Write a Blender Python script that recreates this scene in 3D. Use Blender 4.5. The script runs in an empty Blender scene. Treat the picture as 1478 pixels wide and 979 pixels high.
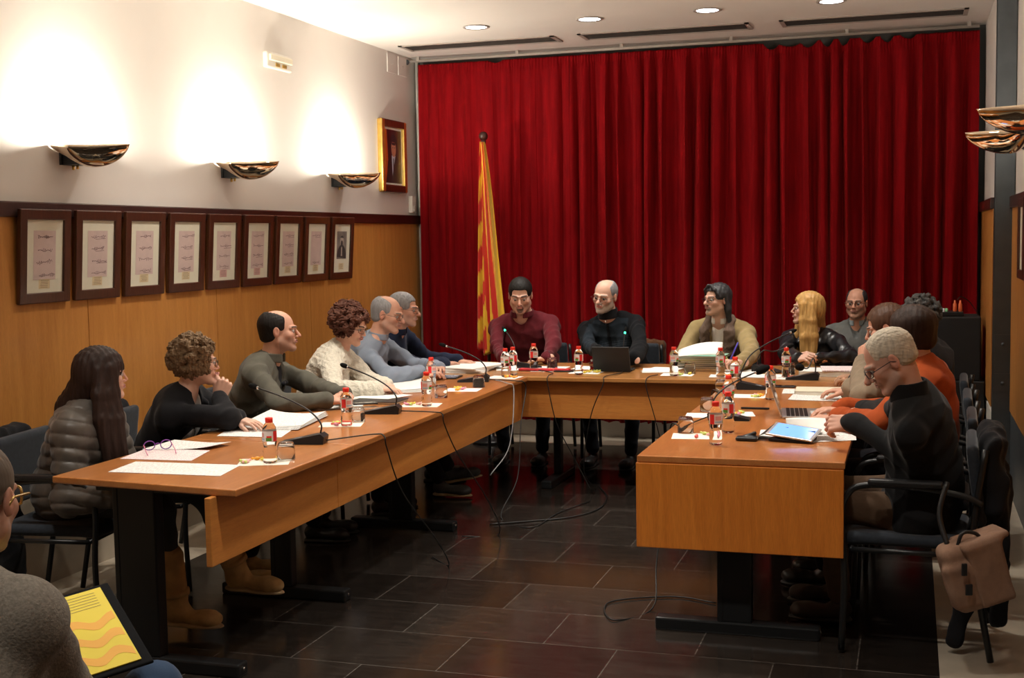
import bpy, bmesh, math, random
import numpy as np
from mathutils import Vector, Matrix
random.seed(7)
SC = bpy.context.scene
COL = SC.collection
PI = math.pi
# ------------------------------------------------------------------ camera
CF, CP, CY, CR = 1820.557, 0.07867704, -0.3070154, -0.01679294
CH = 1.6
cy_, sy_, cp_, sp_ = math.cos(CY), math.sin(CY), math.cos(CP), math.sin(CP)
_f = np.array([sy_*cp_, cy_*cp_, -sp_]); _r = np.array([cy_, -sy_, 0.0]); _u = np.cross(_r, _f)
_r2 = _r*math.cos(CR)+_u*math.sin(CR); _u2 = -_r*math.sin(CR)+_u*math.cos(CR)
def ray(x, y):
    return _r2*(x-739)+(-_u2)*(y-489.5)+_f*CF
def atz(x, y, z):
    d = ray(x, y); p = d*((z-CH)/d[2]); p[2] += CH; return p
def aty(x, y, Y):
    d = ray(x, y); p = d*(Y/d[1]); p[2] += CH; return p
def atx(x, y, X):
    d = ray(x, y); p = d*(X/d[0]); p[2] += CH; return p
def view_az(p):
    return math.degrees(math.atan2(p[1], p[0]))
cam = bpy.data.cameras.new('camera'); camo = bpy.data.objects.new('camera', cam); COL.objects.link(camo)
cam.sensor_fit = 'HORIZONTAL'; cam.sensor_width = 36.0; cam.lens = CF/1478*36.0; cam.clip_start = 0.05; cam.clip_end = 60
m = Matrix(((_r2[0], _u2[0], -_f[0], 0), (_r2[1], _u2[1], -_f[1], 0), (_r2[2], _u2[2], -_f[2], CH), (0, 0, 0, 1)))
camo.matrix_world = m
SC.camera = camo
# ------------------------------------------------------------------ object helpers
def linkmesh(name, me, mat=None, parent=None):
    o = bpy.data.objects.new(name, me); COL.objects.link(o)
    if mat is not None:
        for mm in (mat if isinstance(mat, (list, tuple)) else [mat]): me.materials.append(mm)
    if parent is not None: o.parent = parent
    return o
def tag(o, label=None, cat=None, group=None, kind=None):
    if label: o['label'] = label
    if cat: o['category'] = cat
    if group: o['group'] = group
    if kind: o['kind'] = kind
    return o
def thing(name, label, cat, loc=(0, 0, 0), rz=0.0, group=None):
    o = bpy.data.objects.new(name, None); COL.objects.link(o); o.empty_display_size = .05
    o.location = loc; o.rotation_euler = (0, 0, rz)
    return tag(o, label, cat, group)
def dup(root, loc, rz=0.0, label=None, group=None):
    r = root.copy(); COL.objects.link(r); r.location = loc; r.rotation_euler = (0, 0, rz)
    if label: r['label'] = label
    if group: r['group'] = group
    for ch in list(root.children):
        c = ch.copy(); COL.objects.link(c); c.parent = r
        for g in list(ch.children):
            d = g.copy(); COL.objects.link(d); d.parent = c
    return r
class MB:
    """collects plain shapes, builds one mesh object"""
    def __init__(s): s.v = []; s.f = []; s.mi = []; s.sm = []
    def add(s, vs, fs, mi=0, sm=False):
        n = len(s.v); s.v += [tuple(map(float, v)) for v in vs]
        for f in fs: s.f.append(tuple(i+n for i in f)); s.mi.append(mi); s.sm.append(sm)
        return s
    def box(s, a, b, mi=0, bev=0.0, M=None):
        x0, y0, z0 = [min(a[i], b[i]) for i in range(3)]; x1, y1, z1 = [max(a[i], b[i]) for i in range(3)]
        if bev <= 0:
            vs = [(x0, y0, z0), (x1, y0, z0), (x1, y1, z0), (x0, y1, z0), (x0, y0, z1), (x1, y0, z1), (x1, y1, z1), (x0, y1, z1)]
            fs = [(0, 3, 2, 1), (4, 5, 6, 7), (0, 1, 5, 4), (1, 2, 6, 5), (2, 3, 7, 6), (3, 0, 4, 7)]
        else:
            bm = bmesh.new(); bmesh.ops.create_cube(bm, size=1)
            for v in bm.verts: v.co = Vector(((x0+x1)/2+v.co.x*(x1-x0), (y0+y1)/2+v.co.y*(y1-y0), (z0+z1)/2+v.co.z*(z1-z0)))
            bv = min(bev, .49*min(x1-x0, y1-y0, z1-z0))
            bmesh.ops.bevel(bm, geom=list(bm.edges), offset=bv, segments=2, affect='EDGES', profile=.5)
            bm.verts.index_update()
            vs = [v.co.copy() for v in bm.verts]; fs = [tuple(v.index for v in f.verts) for f in bm.faces]; bm.free()
        if M is not None: vs = [M @ Vector(v) for v in vs]
        return s.add(vs, fs, mi)
    def tube(s, pts, r, n=8, mi=0, caps=True, M=None):
        pts = [Vector(p) for p in pts]; m = len(pts)
        rs = r if isinstance(r, (list, tuple)) else [r]*m
        vs = []; fs = []; prev = None
        for i, p in enumerate(pts):
            t = (pts[min(i+1, m-1)]-pts[max(i-1, 0)]).normalized()
            if prev is None:
                a = Vector((0, 0, 1)) if abs(t.z) < .9 else Vector((1, 0, 0)); u = t.cross(a).normalized()
            else:
                u = (prev-t*prev.dot(t)).normalized()
            prev = u; w = t.cross(u)
            for k in range(n):
                an = 2*PI*k/n; vs.append(p+(u*math.cos(an)+w*math.sin(an))*rs[i])
        for i in range(m-1):
            for k in range(n):
                a = i*n+k; b = i*n+(k+1) % n; fs.append((a, b, b+n, a+n))
        if caps: fs.append(tuple(range(n-1, -1, -1))); fs.append(tuple(range((m-1)*n, m*n)))
        if M is not None: vs = [M @ v for v in vs]
        return s.add(vs, fs, mi, True)
    def lathe(s, prof, n=24, mi=0, c=(0, 0, 0), M=None, cap0=True, cap1=True):
        vs = []; fs = []
        for (r, z) in prof:
            for k in range(n):
                an = 2*PI*k/n; vs.append(Vector((c[0]+r*math.cos(an), c[1]+r*math.sin(an), c[2]+z)))
        m = len(prof)
        for i in range(m-1):
            for k in range(n):
                a = i*n+k; b = i*n+(k+1) % n; fs.append((a, b, b+n, a+n))
        if cap0: fs.append(tuple(range(n-1, -1, -1)))
        if cap1: fs.append(tuple(range((m-1)*n, m*n)))
        if M is not None: vs = [M @ v for v in vs]
        return s.add(vs, fs, mi, True)
    def prism(s, poly, z0, z1, mi=0, M=None):
        n = len(poly); vs = [Vector((p[0], p[1], z0)) for p in poly]+[Vector((p[0], p[1], z1)) for p in poly]
        fs = [tuple(range(n-1, -1, -1)), tuple(range(n, 2*n))]+[(i, (i+1) % n, (i+1) % n+n, i+n) for i in range(n)]
        if M is not None: vs = [M @ v for v in vs]
        return s.add(vs, fs, mi)
    def sphere(s, c, r, n=12, m=8, mi=0):
        rr = r if isinstance(r, (list, tuple)) else (r, r, r)
        vs = []; fs = []
        for i in range(m+1):
            th = PI*i/m
            for k in range(n):
                an = 2*PI*k/n; vs.append((c[0]+rr[0]*math.sin(th)*math.cos(an), c[1]+rr[1]*math.sin(th)*math.sin(an), c[2]+rr[2]*math.cos(th)))
        for i in range(m):
            for k in range(n):
                a = i*n+k; b = i*n+(k+1) % n; fs.append((a, a+n, b+n, b))
        return s.add(vs, fs, mi, True)
    def build(s, name, mat=None, parent=None, loc=None, smooth=None, weld=False):
        me = bpy.data.meshes.new(name); me.from_pydata(s.v, [], s.f)
        me.polygons.foreach_set('material_index', s.mi); me.polygons.foreach_set('use_smooth', s.sm if smooth is None else [smooth]*len(s.f))
        me.validate(); me.update()
        if weld:
            bm = bmesh.new(); bm.from_mesh(me); bmesh.ops.remove_doubles(bm, verts=bm.verts, dist=1e-5); bm.to_mesh(me); bm.free()
        o = linkmesh(name, me, mat, parent)
        if loc is not None: o.location = loc
        return o
def RZ(a): return Matrix.Rotation(a, 4, 'Z')
def TR(x, y, z): return Matrix.Translation((x, y, z))
def bez(pts, n=24):
    """Catmull-Rom through points"""
    P = [np.array(p, float) for p in pts]; P = [2*P[0]-P[1]]+P+[2*P[-1]-P[-2]]; out = []
    seg = len(P)-3
    for i in range(seg):
        a, b, c, d = P[i:i+4]
        for k in range(n):
            t = k/n; out.append(.5*((2*b)+(-a+c)*t+(2*a-5*b+4*c-d)*t*t+(-a+3*b-3*c+d)*t**3))
    out.append(P[-2]); return out
# ------------------------------------------------------------------ materials
def mat(name, col=(.8, .8, .8), rough=.5, metal=0.0, spec=.5, sheen=0.0, coat=0.0, trans=0.0, ior=1.45, sss=0.0, emis=None, es=1.0,
        noise=None, bump=None, vcol=False, alpha=1.0, grain=None):
    """noise=(scale, amount, [sx,sy,sz]) colour variation; bump=(scale,strength,dist,[sx,sy,sz])"""
    m = bpy.data.materials.new(name); m.use_nodes = True; nt = m.node_tree; N = nt.nodes; L = nt.links
    b = N['Principled BSDF']
    b.inputs['Base Color'].default_value = (*col, 1); b.inputs['Roughness'].default_value = rough; b.inputs['Metallic'].default_value = metal
    b.inputs['Specular IOR Level'].default_value = spec; b.inputs['IOR'].default_value = ior
    b.inputs['Sheen Weight'].default_value = sheen; b.inputs['Sheen Roughness'].default_value = .4
    b.inputs['Coat Weight'].default_value = coat; b.inputs['Coat Roughness'].default_value = .08
    b.inputs['Transmission Weight'].default_value = trans; b.inputs['Alpha'].default_value = alpha
    if sss: b.inputs['Subsurface Weight'].default_value = sss; b.inputs['Subsurface Radius'].default_value = (.012, .005, .003); b.inputs['Subsurface Scale'].default_value = 1.0
    if emis: b.inputs['Emission Color'].default_value = (*emis, 1); b.inputs['Emission Strength'].default_value = es
    def coords(sc):
        tc = N.new('ShaderNodeTexCoord'); mp = N.new('ShaderNodeMapping'); mp.inputs['Scale'].default_value = sc
        L.new(tc.outputs['Object'], mp.inputs['Vector']); return mp.outputs['Vector']
    src = None
    if vcol:
        a = N.new('ShaderNodeAttribute'); a.attribute_name = 'col'; src = a.outputs['Color']
    if noise:
        nz = N.new('ShaderNodeTexNoise'); nz.inputs['Scale'].default_value = noise[0]; nz.inputs['Detail'].default_value = 5
        L.new(coords(noise[2] if len(noise) > 2 else (1, 1, 1)), nz.inputs['Vector'])
        mr = N.new('ShaderNodeMapRange'); mr.inputs['From Min'].default_value = .3; mr.inputs['From Max'].default_value = .7
        mr.inputs['To Min'].default_value = 1-noise[1]; mr.inputs['To Max'].default_value = 1+noise[1]
        L.new(nz.outputs['Fac'], mr.inputs['Value'])
        mx = N.new('ShaderNodeMix'); mx.data_type = 'RGBA'; mx.blend_type = 'MULTIPLY'; mx.inputs[0].default_value = 1
        if src: L.new(src, mx.inputs[6])
        else: mx.inputs[6].default_value = (*col, 1)
        cb = N.new('ShaderNodeCombineColor')
        for i in range(3): L.new(mr.outputs['Result'], cb.inputs[i])
        L.new(cb.outputs['Color'], mx.inputs[7]); src = mx.outputs[2]
    if src: L.new(src, b.inputs['Base Color'])
    if bump:
        nz = N.new('ShaderNodeTexNoise'); nz.inputs['Scale'].default_value = bump[0]; nz.inputs['Detail'].default_value = 4
        L.new(coords(bump[3] if len(bump) > 3 else (1, 1, 1)), nz.inputs['Vector'])
        bp = N.new('ShaderNodeBump'); bp.inputs['Strength'].default_value = bump[1]; bp.inputs['Distance'].default_value = bump[2]
        L.new(nz.outputs['Fac'], bp.inputs['Height']); L.new(bp.outputs['Normal'], b.inputs['Normal'])
    return m
# ------------------------------------------------------------------ implicit surface modelling
def nrm(v): v = np.asarray(v, float); return v/max(np.linalg.norm(v), 1e-9)
class S:
    def __init__(s): s.p = []
    def cap(s, a, b, ra, rb=None, k=.02, op='u'):
        s.p.append(('c', op, k, np.array(a, float), np.array(b, float), ra, ra if rb is None else rb)); return s
    def ell(s, c, r, R=None, k=.02, op='u'):
        s.p.append(('e', op, k, np.array(c, float), np.array([r]*3 if np.isscalar(r) else r, float), np.eye(3) if R is None else R)); return s
    def half(s, c, n, k=.005, op='i'):     # keeps side opposite to n
        s.p.append(('h', op, k, np.array(c, float), nrm(n))); return s
    def box(s, c, r, R=None, rd=.005, k=.01, op='u'):
        s.p.append(('b', op, k, np.array(c, float), np.array(r, float), np.eye(3) if R is None else R, rd)); return s
    def ext(s, o): s.p += o.p; return s
def pd(q, P):
    t = q[0]
    if t == 'c':
        a, b, ra, rb = q[3:7]; ba = b-a; h = np.clip(((P-a)@ba)/max(ba@ba, 1e-12), 0, 1)
        d = P-a-h[:, None]*ba; return np.sqrt((d*d).sum(1))-(ra+(rb-ra)*h)
    if t == 'e':
        c, r, R = q[3:6]; l = (P-c)@R.T; k0 = np.sqrt(((l/r)**2).sum(1)); k1 = np.sqrt(((l/(r*r))**2).sum(1))
        return np.where(k1 < 1e-6, -r.min(), k0*(k0-1)/np.maximum(k1, 1e-6))
    if t == 'h':
        return (P-q[3])@q[4]
    if t == 'b':
        c, r, R, rd = q[3:7]; l = np.abs((P-c)@R.T)-(r-rd)
        return np.sqrt((np.maximum(l, 0)**2).sum(1))+np.minimum(l.max(1), 0)-rd
def comb(q, d, x):
    op, k = q[1], q[2]
    if op == 'u':
        if k <= 0: return np.minimum(d, x)
        h = np.clip(.5+.5*(x-d)/k, 0, 1); return x+(d-x)*h-k*h*(1-h)
    if op == 's': x = -x
    if k <= 0: return np.maximum(d, x)
    h = np.clip(.5-.5*(x-d)/k, 0, 1); return x+(d-x)*h+k*h*(1-h)
def polygonize(sd, vx, disp=None, dmax=0.0, N=14):
    prims = sd.p
    lo = np.full(3, 1e9); hi = -lo
    for q in prims:
        if q[1] != 'u' or q[0] == 'h': continue
        if q[0] == 'c':
            r = max(q[5], q[6]); lo = np.minimum(lo, np.minimum(q[3], q[4])-r); hi = np.maximum(hi, np.maximum(q[3], q[4])+r)
        else:
            r = np.linalg.norm(q[4]) if q[0] == 'b' else q[4].max(); lo = np.minimum(lo, q[3]-r); hi = np.maximum(hi, q[3]+r)
    pad = dmax+3*vx+.01; lo -= pad; hi += pad
    bs = N*vx; nb = np.ceil((hi-lo)/bs).astype(int)+1
    bi = np.stack(np.meshgrid(*[np.arange(n) for n in nb], indexing='ij'), -1).reshape(-1, 3)
    ctr = lo+(bi+.5)*bs; hd = bs*.87
    D = np.stack([pd(q, ctr) for q in prims])
    d = np.full(len(ctr), 1e3)
    for i, q in enumerate(prims): d = comb(q, d, D[i])
    # unions only distance (for safe culling)
    kmax = max(q[2] for q in prims)
    act = np.where((d < hd*1.5+dmax) & (d > -(hd*1.5+dmax+kmax)))[0]
    G = nb*N+2
    def gid(c): return (c[..., 0]*G[1]+c[..., 1])*G[2]+c[..., 2]
    g = np.arange(N+1); cg = np.stack(np.meshgrid(g, g, g, indexing='ij'), -1).reshape(-1, 3); off = cg*vx
    ids = []; vps = []; edges = []
    for bidx in act:
        base = bi[bidx]*N; P = lo+base*vx+off
        dd = np.full(len(P), 1e3)
        for i, q in enumerate(prims):
            if q[0] != 'h' and q[1] != 'i' and D[i, bidx] > hd*1.35+q[2]+.01: continue
            dd = comb(q, dd, pd(q, P))
        if dd.min() > dmax or dd.max() < -dmax: continue
        if disp is not None:
            mk = np.abs(dd) < dmax+2.5*vx; dd[mk] += disp(P[mk])
        F = dd.reshape(N+1, N+1, N+1); I = F < 0
        if not I.any() or I.all(): continue
        n = N
        cnt = np.zeros((n, n, n), int)
        for a in (0, 1):
            for b in (0, 1):
                for c in (0, 1): cnt += I[a:n+a, b:n+b, c:n+c]
        cells = np.argwhere((cnt > 0) & (cnt < 8))
        if len(cells) == 0: continue
        acc = np.zeros((len(cells), 3)); na = np.zeros(len(cells))
        for ax in range(3):
            o1, o2 = [x for x in range(3) if x != ax]
            for u in (0, 1):
                for w in (0, 1):
                    s0 = cells.copy(); s0[:, o1] += u; s0[:, o2] += w; s1 = s0.copy(); s1[:, ax] += 1
                    f0 = F[s0[:, 0], s0[:, 1], s0[:, 2]]; f1 = F[s1[:, 0], s1[:, 1], s1[:, 2]]
                    m_ = (f0 < 0) != (f1 < 0); t = np.where(m_, f0/np.where(m_, f0-f1, 1), 0)
                    pt = s0.astype(float); pt[:, ax] += t; acc += pt*m_[:, None]; na += m_
        vps.append(lo+(base+acc/na[:, None])*vx); ids.append(gid(cells+base))
        for ax in range(3):
            A = I[:n, :n, :n]; sl = [slice(0, n)]*3; sl[ax] = slice(1, n+1); B = I[tuple(sl)]
            e = np.argwhere(A != B)
            if len(e): edges.append((ax, e+base, A[e[:, 0], e[:, 1], e[:, 2]]))
    ids = np.concatenate(ids); V = np.concatenate(vps); order = np.argsort(ids); ids = ids[order]; V = V[order]
    Q = []
    for ax, e, inside in edges:
        o1, o2 = [(1, 2), (2, 0), (0, 1)][ax]
        q = []
        for (u, w) in ((0, 0), (1, 0), (1, 1), (0, 1)):
            c = e.copy(); c[:, o1] -= u; c[:, o2] -= w; q.append(gid(c))
        q = np.stack(q, 1); ix = np.searchsorted(ids, q); ix = np.minimum(ix, len(ids)-1); ok = (ids[ix] == q).all(1)
        ix[~inside] = ix[~inside][:, ::-1]; Q.append(ix[ok])
    Q = np.concatenate(Q)
    return V, Q
def npmesh(name, V, Q, mat_, parent=None, org=(0, 0, 0), col=None, extra=None):
    V = V-np.array(org)
    if extra is not None:
        V = np.concatenate([V, extra[0]-np.array(org)]); 
        if col is not None: col = np.concatenate([col, extra[2]])
    me = bpy.data.meshes.new(name); nq = len(Q)
    ne = 0 if extra is None else len(extra[1])
    n0 = len(V)-(0 if extra is None else len(extra[0]))
    allq = Q if extra is None else np.concatenate([Q, extra[1]+n0])
    me.vertices.add(len(V)); me.vertices.foreach_set('co', V.astype(np.float32).ravel())
    me.loops.add(len(allq)*4); me.loops.foreach_set('vertex_index', allq.astype(np.int32).ravel())
    me.polygons.add(len(allq)); me.polygons.foreach_set('loop_start', np.arange(0, len(allq)*4, 4, dtype=np.int32))
    me.polygons.foreach_set('use_smooth', np.ones(len(allq), bool))
    me.update(calc_edges=True)
    if col is not None:
        at_ = me.color_attributes.new('col', 'FLOAT_COLOR', 'POINT')
        c4 = np.ones((len(V), 4), np.float32); c4[:, :3] = col; at_.data.foreach_set('color', c4.ravel())
    return linkmesh(name, me, mat_, parent)
def sdfobj(name, sd, vx, mat_, parent=None, org=(0, 0, 0), disp=None, dmax=0.0, colf=None, extra=None):
    V, Q = polygonize(sd, vx, disp, dmax)
    return npmesh(name, V, Q, mat_, parent, org, None if colf is None else colf(V), extra)
def wob(seed, freq, amp, anis=(1, 1, 1), n=5, ridge=False):
    r = np.random.RandomState(seed); K = r.normal(size=(n, 3)); K /= np.linalg.norm(K, axis=1)[:, None]; K *= freq*(.6+.8*r.rand(n))[:, None]*np.array(anis)
    M = r.normal(size=(n, 3))*freq*.35; ph = r.rand(n)*6.3; ph2 = r.rand(n)*6.3
    def f(P):
        o = np.zeros(len(P))
        for i in range(n):
            s = np.sin(P@K[i]+ph[i]+1.3*np.sin(P@M[i]+ph2[i]))
            o += (2*np.sqrt(s*s+.02)-1) if ridge else s
        return o*amp/math.sqrt(n)
    return f
# ------------------------------------------------------------------ people
def basis(az, pitch=0.0, roll=0.0):
    """rows right, forward, up"""
    a = math.radians(az); p = math.radians(pitch); r = math.radians(roll)
    f0 = np.array([math.cos(a), math.sin(a), 0]); z = np.array([0, 0, 1.0]); rt = np.cross(f0, z)
    f = f0*math.cos(p)+z*math.sin(p); u = np.cross(rt, f)
    rt2 = rt*math.cos(r)-u*math.sin(r); u2 = np.cross(rt2, f)
    return np.array([rt2, f, u2])
def head_sdf(sd, H, R, s=1.0, jaw=1.0, nose=1.0, fem=False, chub=0.0, neckN=None, neckr=.054, eye=1.0):
    def w(x, y, z): return H+s*(x*R[0]+y*R[1]+z*R[2])
    def E(c, r, k, op='u', rot=None):
        sd.ell(w(*c), np.array(r)*s, R if rot is None else rot@R, k*s, op)
    def C(a, b, ra, rb, k, op='u'): sd.cap(w(*a), w(*b), ra*s, rb*s, k*s, op)
    if neckN is not None: sd.cap(neckN, w(0, -.028, -.05), neckr*1.08*s, neckr*.98*s, .03)
    E((0, -.02, .035), (.075, .095, .08), .02)
    E((0, .018, -.03), (.061+.004*chub, .062, .085), .03)
    for x in (-1, 1):
        C((x*.052*jaw, .0, -.055), (x*.016, .066, -.098), .017+.006*chub, .014, .025)
        E((x*.036, .052, -.022), (.027, .026, .024), .02)
        C((x*.012, .087, .021), (x*.048, .066, .019), .008, .008, .012)
    E((0, .07, -.096), (.021, .017, .015), .02)
    C((0, .082, .012), (0, .1+.008*nose, -.028), .0065, .0105*nose, .010)
    for x in (-1, 1): E((x*.0115, .093, -.033), (.0075, .009, .0065), .005)
    E((0, .079, -.057), (.026, .013, .017), .012)
    for x in (-1, 1): E((x*.031, .0955, -.0005), (.0175, .0175, .0085*eye), .005, 's')
    C((-.018, .093, -.0505), (.018, .093, -.0505), .0038, .0038, .003)
    C((-.015, .0925, -.0625), (.015, .0925, -.0625), .0048, .0048, .003)
    for x in (-1, 1):
        c = (x*.0795, -.012, -.002); E(c, (.007, .018, .031), .006)
        E((x*.0865, -.008, .004), (.005, .0095, .017), .004, 's')
        for q in (-1, 1): pass
def eyeballs(H, R, s, iris, gaze=(0, 0)):
    V = []; F = []; Cc = []
    for x in (-1, 1):
        c = H+s*(x*.031*R[0]+.0735*R[1]-.0005*R[2]); n, m_ = 16, 12; r = .0118*s
        g = nrm(R[1]+math.tan(math.radians(gaze[0]))*R[0]+math.tan(math.radians(gaze[1]))*R[2])
        base = len(V)
        for i in range(m_+1):
            th = PI*i/m_
            for k in range(n):
                a = 2*PI*k/n; d = np.array([math.sin(th)*math.cos(a), math.sin(th)*math.sin(a), math.cos(th)])
                V.append(c+d*r); q = d@g
                Cc.append((.01, .01, .01) if q > .93 else (iris if q > .76 else (.46, .40, .37)))
        for i in range(m_):
            for k in range(n):
                a = base+i*n+k; b = base+i*n+(k+1) % n; F.append((a, a+n, b+n, b))
    return np.array(V), np.array(F), np.array(Cc)
def sstep(a, b, x): t = np.clip((x-a)/(b-a), 0, 1); return t*t*(3-2*t)
def head_color(H, R, s, skin, lips, brow, beard=None, beardc=(.1, .08, .07), buzz=None, buzzc=(.2, .2, .2), lid=None):
    skin = np.array(skin); lips = np.array(lips); brow = np.array(brow)
    def f(P):
        l = (P-H)@R.T/s; x, y, z = l[:, 0], l[:, 1], l[:, 2]; ax = np.abs(x)
        c = np.tile(skin, (len(P), 1)); near = (np.linalg.norm(l, axis=1) < .17)
        def mix(c, m, k): m = (m*near)[:, None]; return c*(1-m)+np.array(k)*m
        redm = .5*np.exp(-((ax-.042)**2/.0005+(z+.03)**2/.0005))*(y > .02)+.6*np.exp(-((ax)**2/.0002+(z+.03)**2/.0003))*(y > .09)+.5*(ax > .077)
        c = mix(c, np.clip(redm, 0, 1), skin*np.array([1.0, .72, .68]))
        m_ = (1-sstep(.9, 1.1, (x/.0245)**2+((z+.0565)/.0115)**2))*(y > .075)
        c = mix(c, m_*.85, lips)
        c = mix(c, (1-sstep(.0, .0016, np.abs(z+.0563)))*(ax < .023)*(y > .075), lips*.35)
        bz = .0235-.06*(ax-.03)**2/.03
        c = mix(c, (1-sstep(.003, .0058, np.abs(z-bz)))*(ax > .012)*(ax < .052)*(y > .03), brow)
        ez = .0068-.011*((ax-.031)/.017)**2
        c = mix(c, (1-sstep(.0012, .0028, np.abs(z-ez)))*(np.abs(ax-.031) < .018)*(y > .03)*.75, brow*.6)
        if beard == 'full':
            b = (z < -.028-.0*ax)*(y > .0)+((z < .0)*(y < .02)*(y > -.0)*1.0)*(ax > .05)
            b = b*(1-(1-sstep(.8, 1.1, (x/.026)**2+((z+.058)/.0135)**2)))*(z > -.135)
            b = b*(1-np.exp(-((ax-.035)**2/.0003+(z+.03)**2/.0003)))
            c = mix(c, np.clip(b, 0, 1)*.8, beardc)
        if beard in ('goatee',):
            d = ((x/.025)**2+((z+.068)/.031)**2)
            b = (1-sstep(.85, 1.1, d))*(1-(1-sstep(.85, 1.05, (x/.0235)**2+((z+.056)/.0115)**2)))*(y > .05)
            c = mix(c, b*.75, beardc)
            c = mix(c, ((z < -.035)*(y > -.0)*(z > -.12))*.15, beardc)
        if beard == 'stubble':
            c = mix(c, sstep(-.02, -.045, z)*(y > .0)*(z > -.125)*.30, beardc)
        if buzz:
            b = buzz(x, y, z); c = mix(c, b, buzzc)
        return c
    return f
def hand_sdf(sd, W, fd, back, side, curl=(15, 25, 25), thumb=25, spread=4, s=1.0, fan=None):
    """fd finger direction, back = normal out of back of hand, side=+1 right hand"""
    y = nrm(fd); z = nrm(np.array(back)-np.dot(back, y)*y); x = np.cross(y, z); t = -side*x
    W = np.array(W, float)
    def w(a, b, c): return W+s*(a*t+b*y+c*z)
    sd.cap(w(0, -.03, 0), w(.0, .012, 0), .025*s, .024*s, .015)
    kn = [(.032, .088), (.011, .093), (-.011, .09), (-.031, .081)]
    for (a, b) in kn: sd.cap(w(a*.6, .012, -.002), w(a, b, 0), .0145*s, .0105*s, .012)
    sd.cap(w(.022, .018, -.008), w(.030, .05, -.01), .015*s, .014*s, .012)
    L = [.072, .08, .074, .058]; sp = [1.2, .3, -.5, -1.5]
    for i in range(4):
        p = w(kn[i][0], kn[i][1], 0); ang = 0; a = math.radians(sp[i]*spread); cu = curl if not isinstance(curl[0], (list, tuple)) else curl[i]
        for j, (fr, rr) in enumerate(((.45, .0088), (.3, .0078), (.25, .007))):
            ang += math.radians(cu[j]); dr = (y*math.cos(a)+t*math.sin(a))*math.cos(ang)-z*math.sin(ang)
            q = p+dr*L[i]*fr*s; sd.cap(p, q, rr*s, (rr-.0007)*s, .004); p = q
    p = w(.028, .028, -.008); a = math.radians(thumb)
    for j, (ln, rr) in enumerate(((.042, .0125), (.034, .0105), (.027, .009))):
        dr = nrm(y*math.cos(a)+t*math.sin(a)-z*(.25+.12*j)); q = p+dr*ln*s; sd.cap(p, q, rr*s, (rr-.001)*s, .007); p = q; a -= math.radians(14)
def ik(S0, W, l1, l2, hint):
    d = W-S0; L = np.linalg.norm(d)
    if L > .985*(l1+l2): k = L/(.985*(l1+l2)); l1 *= k; l2 *= k
    L = max(L, abs(l1-l2)+.02)
    a = (l1*l1-l2*l2+L*L)/(2*L); hh = math.sqrt(max(l1*l1-a*a, 0)); dn = d/np.linalg.norm(d)
    h = np.array(hint, float); h = h-h@dn*dn; return S0+dn*a+nrm(h)*hh
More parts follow.
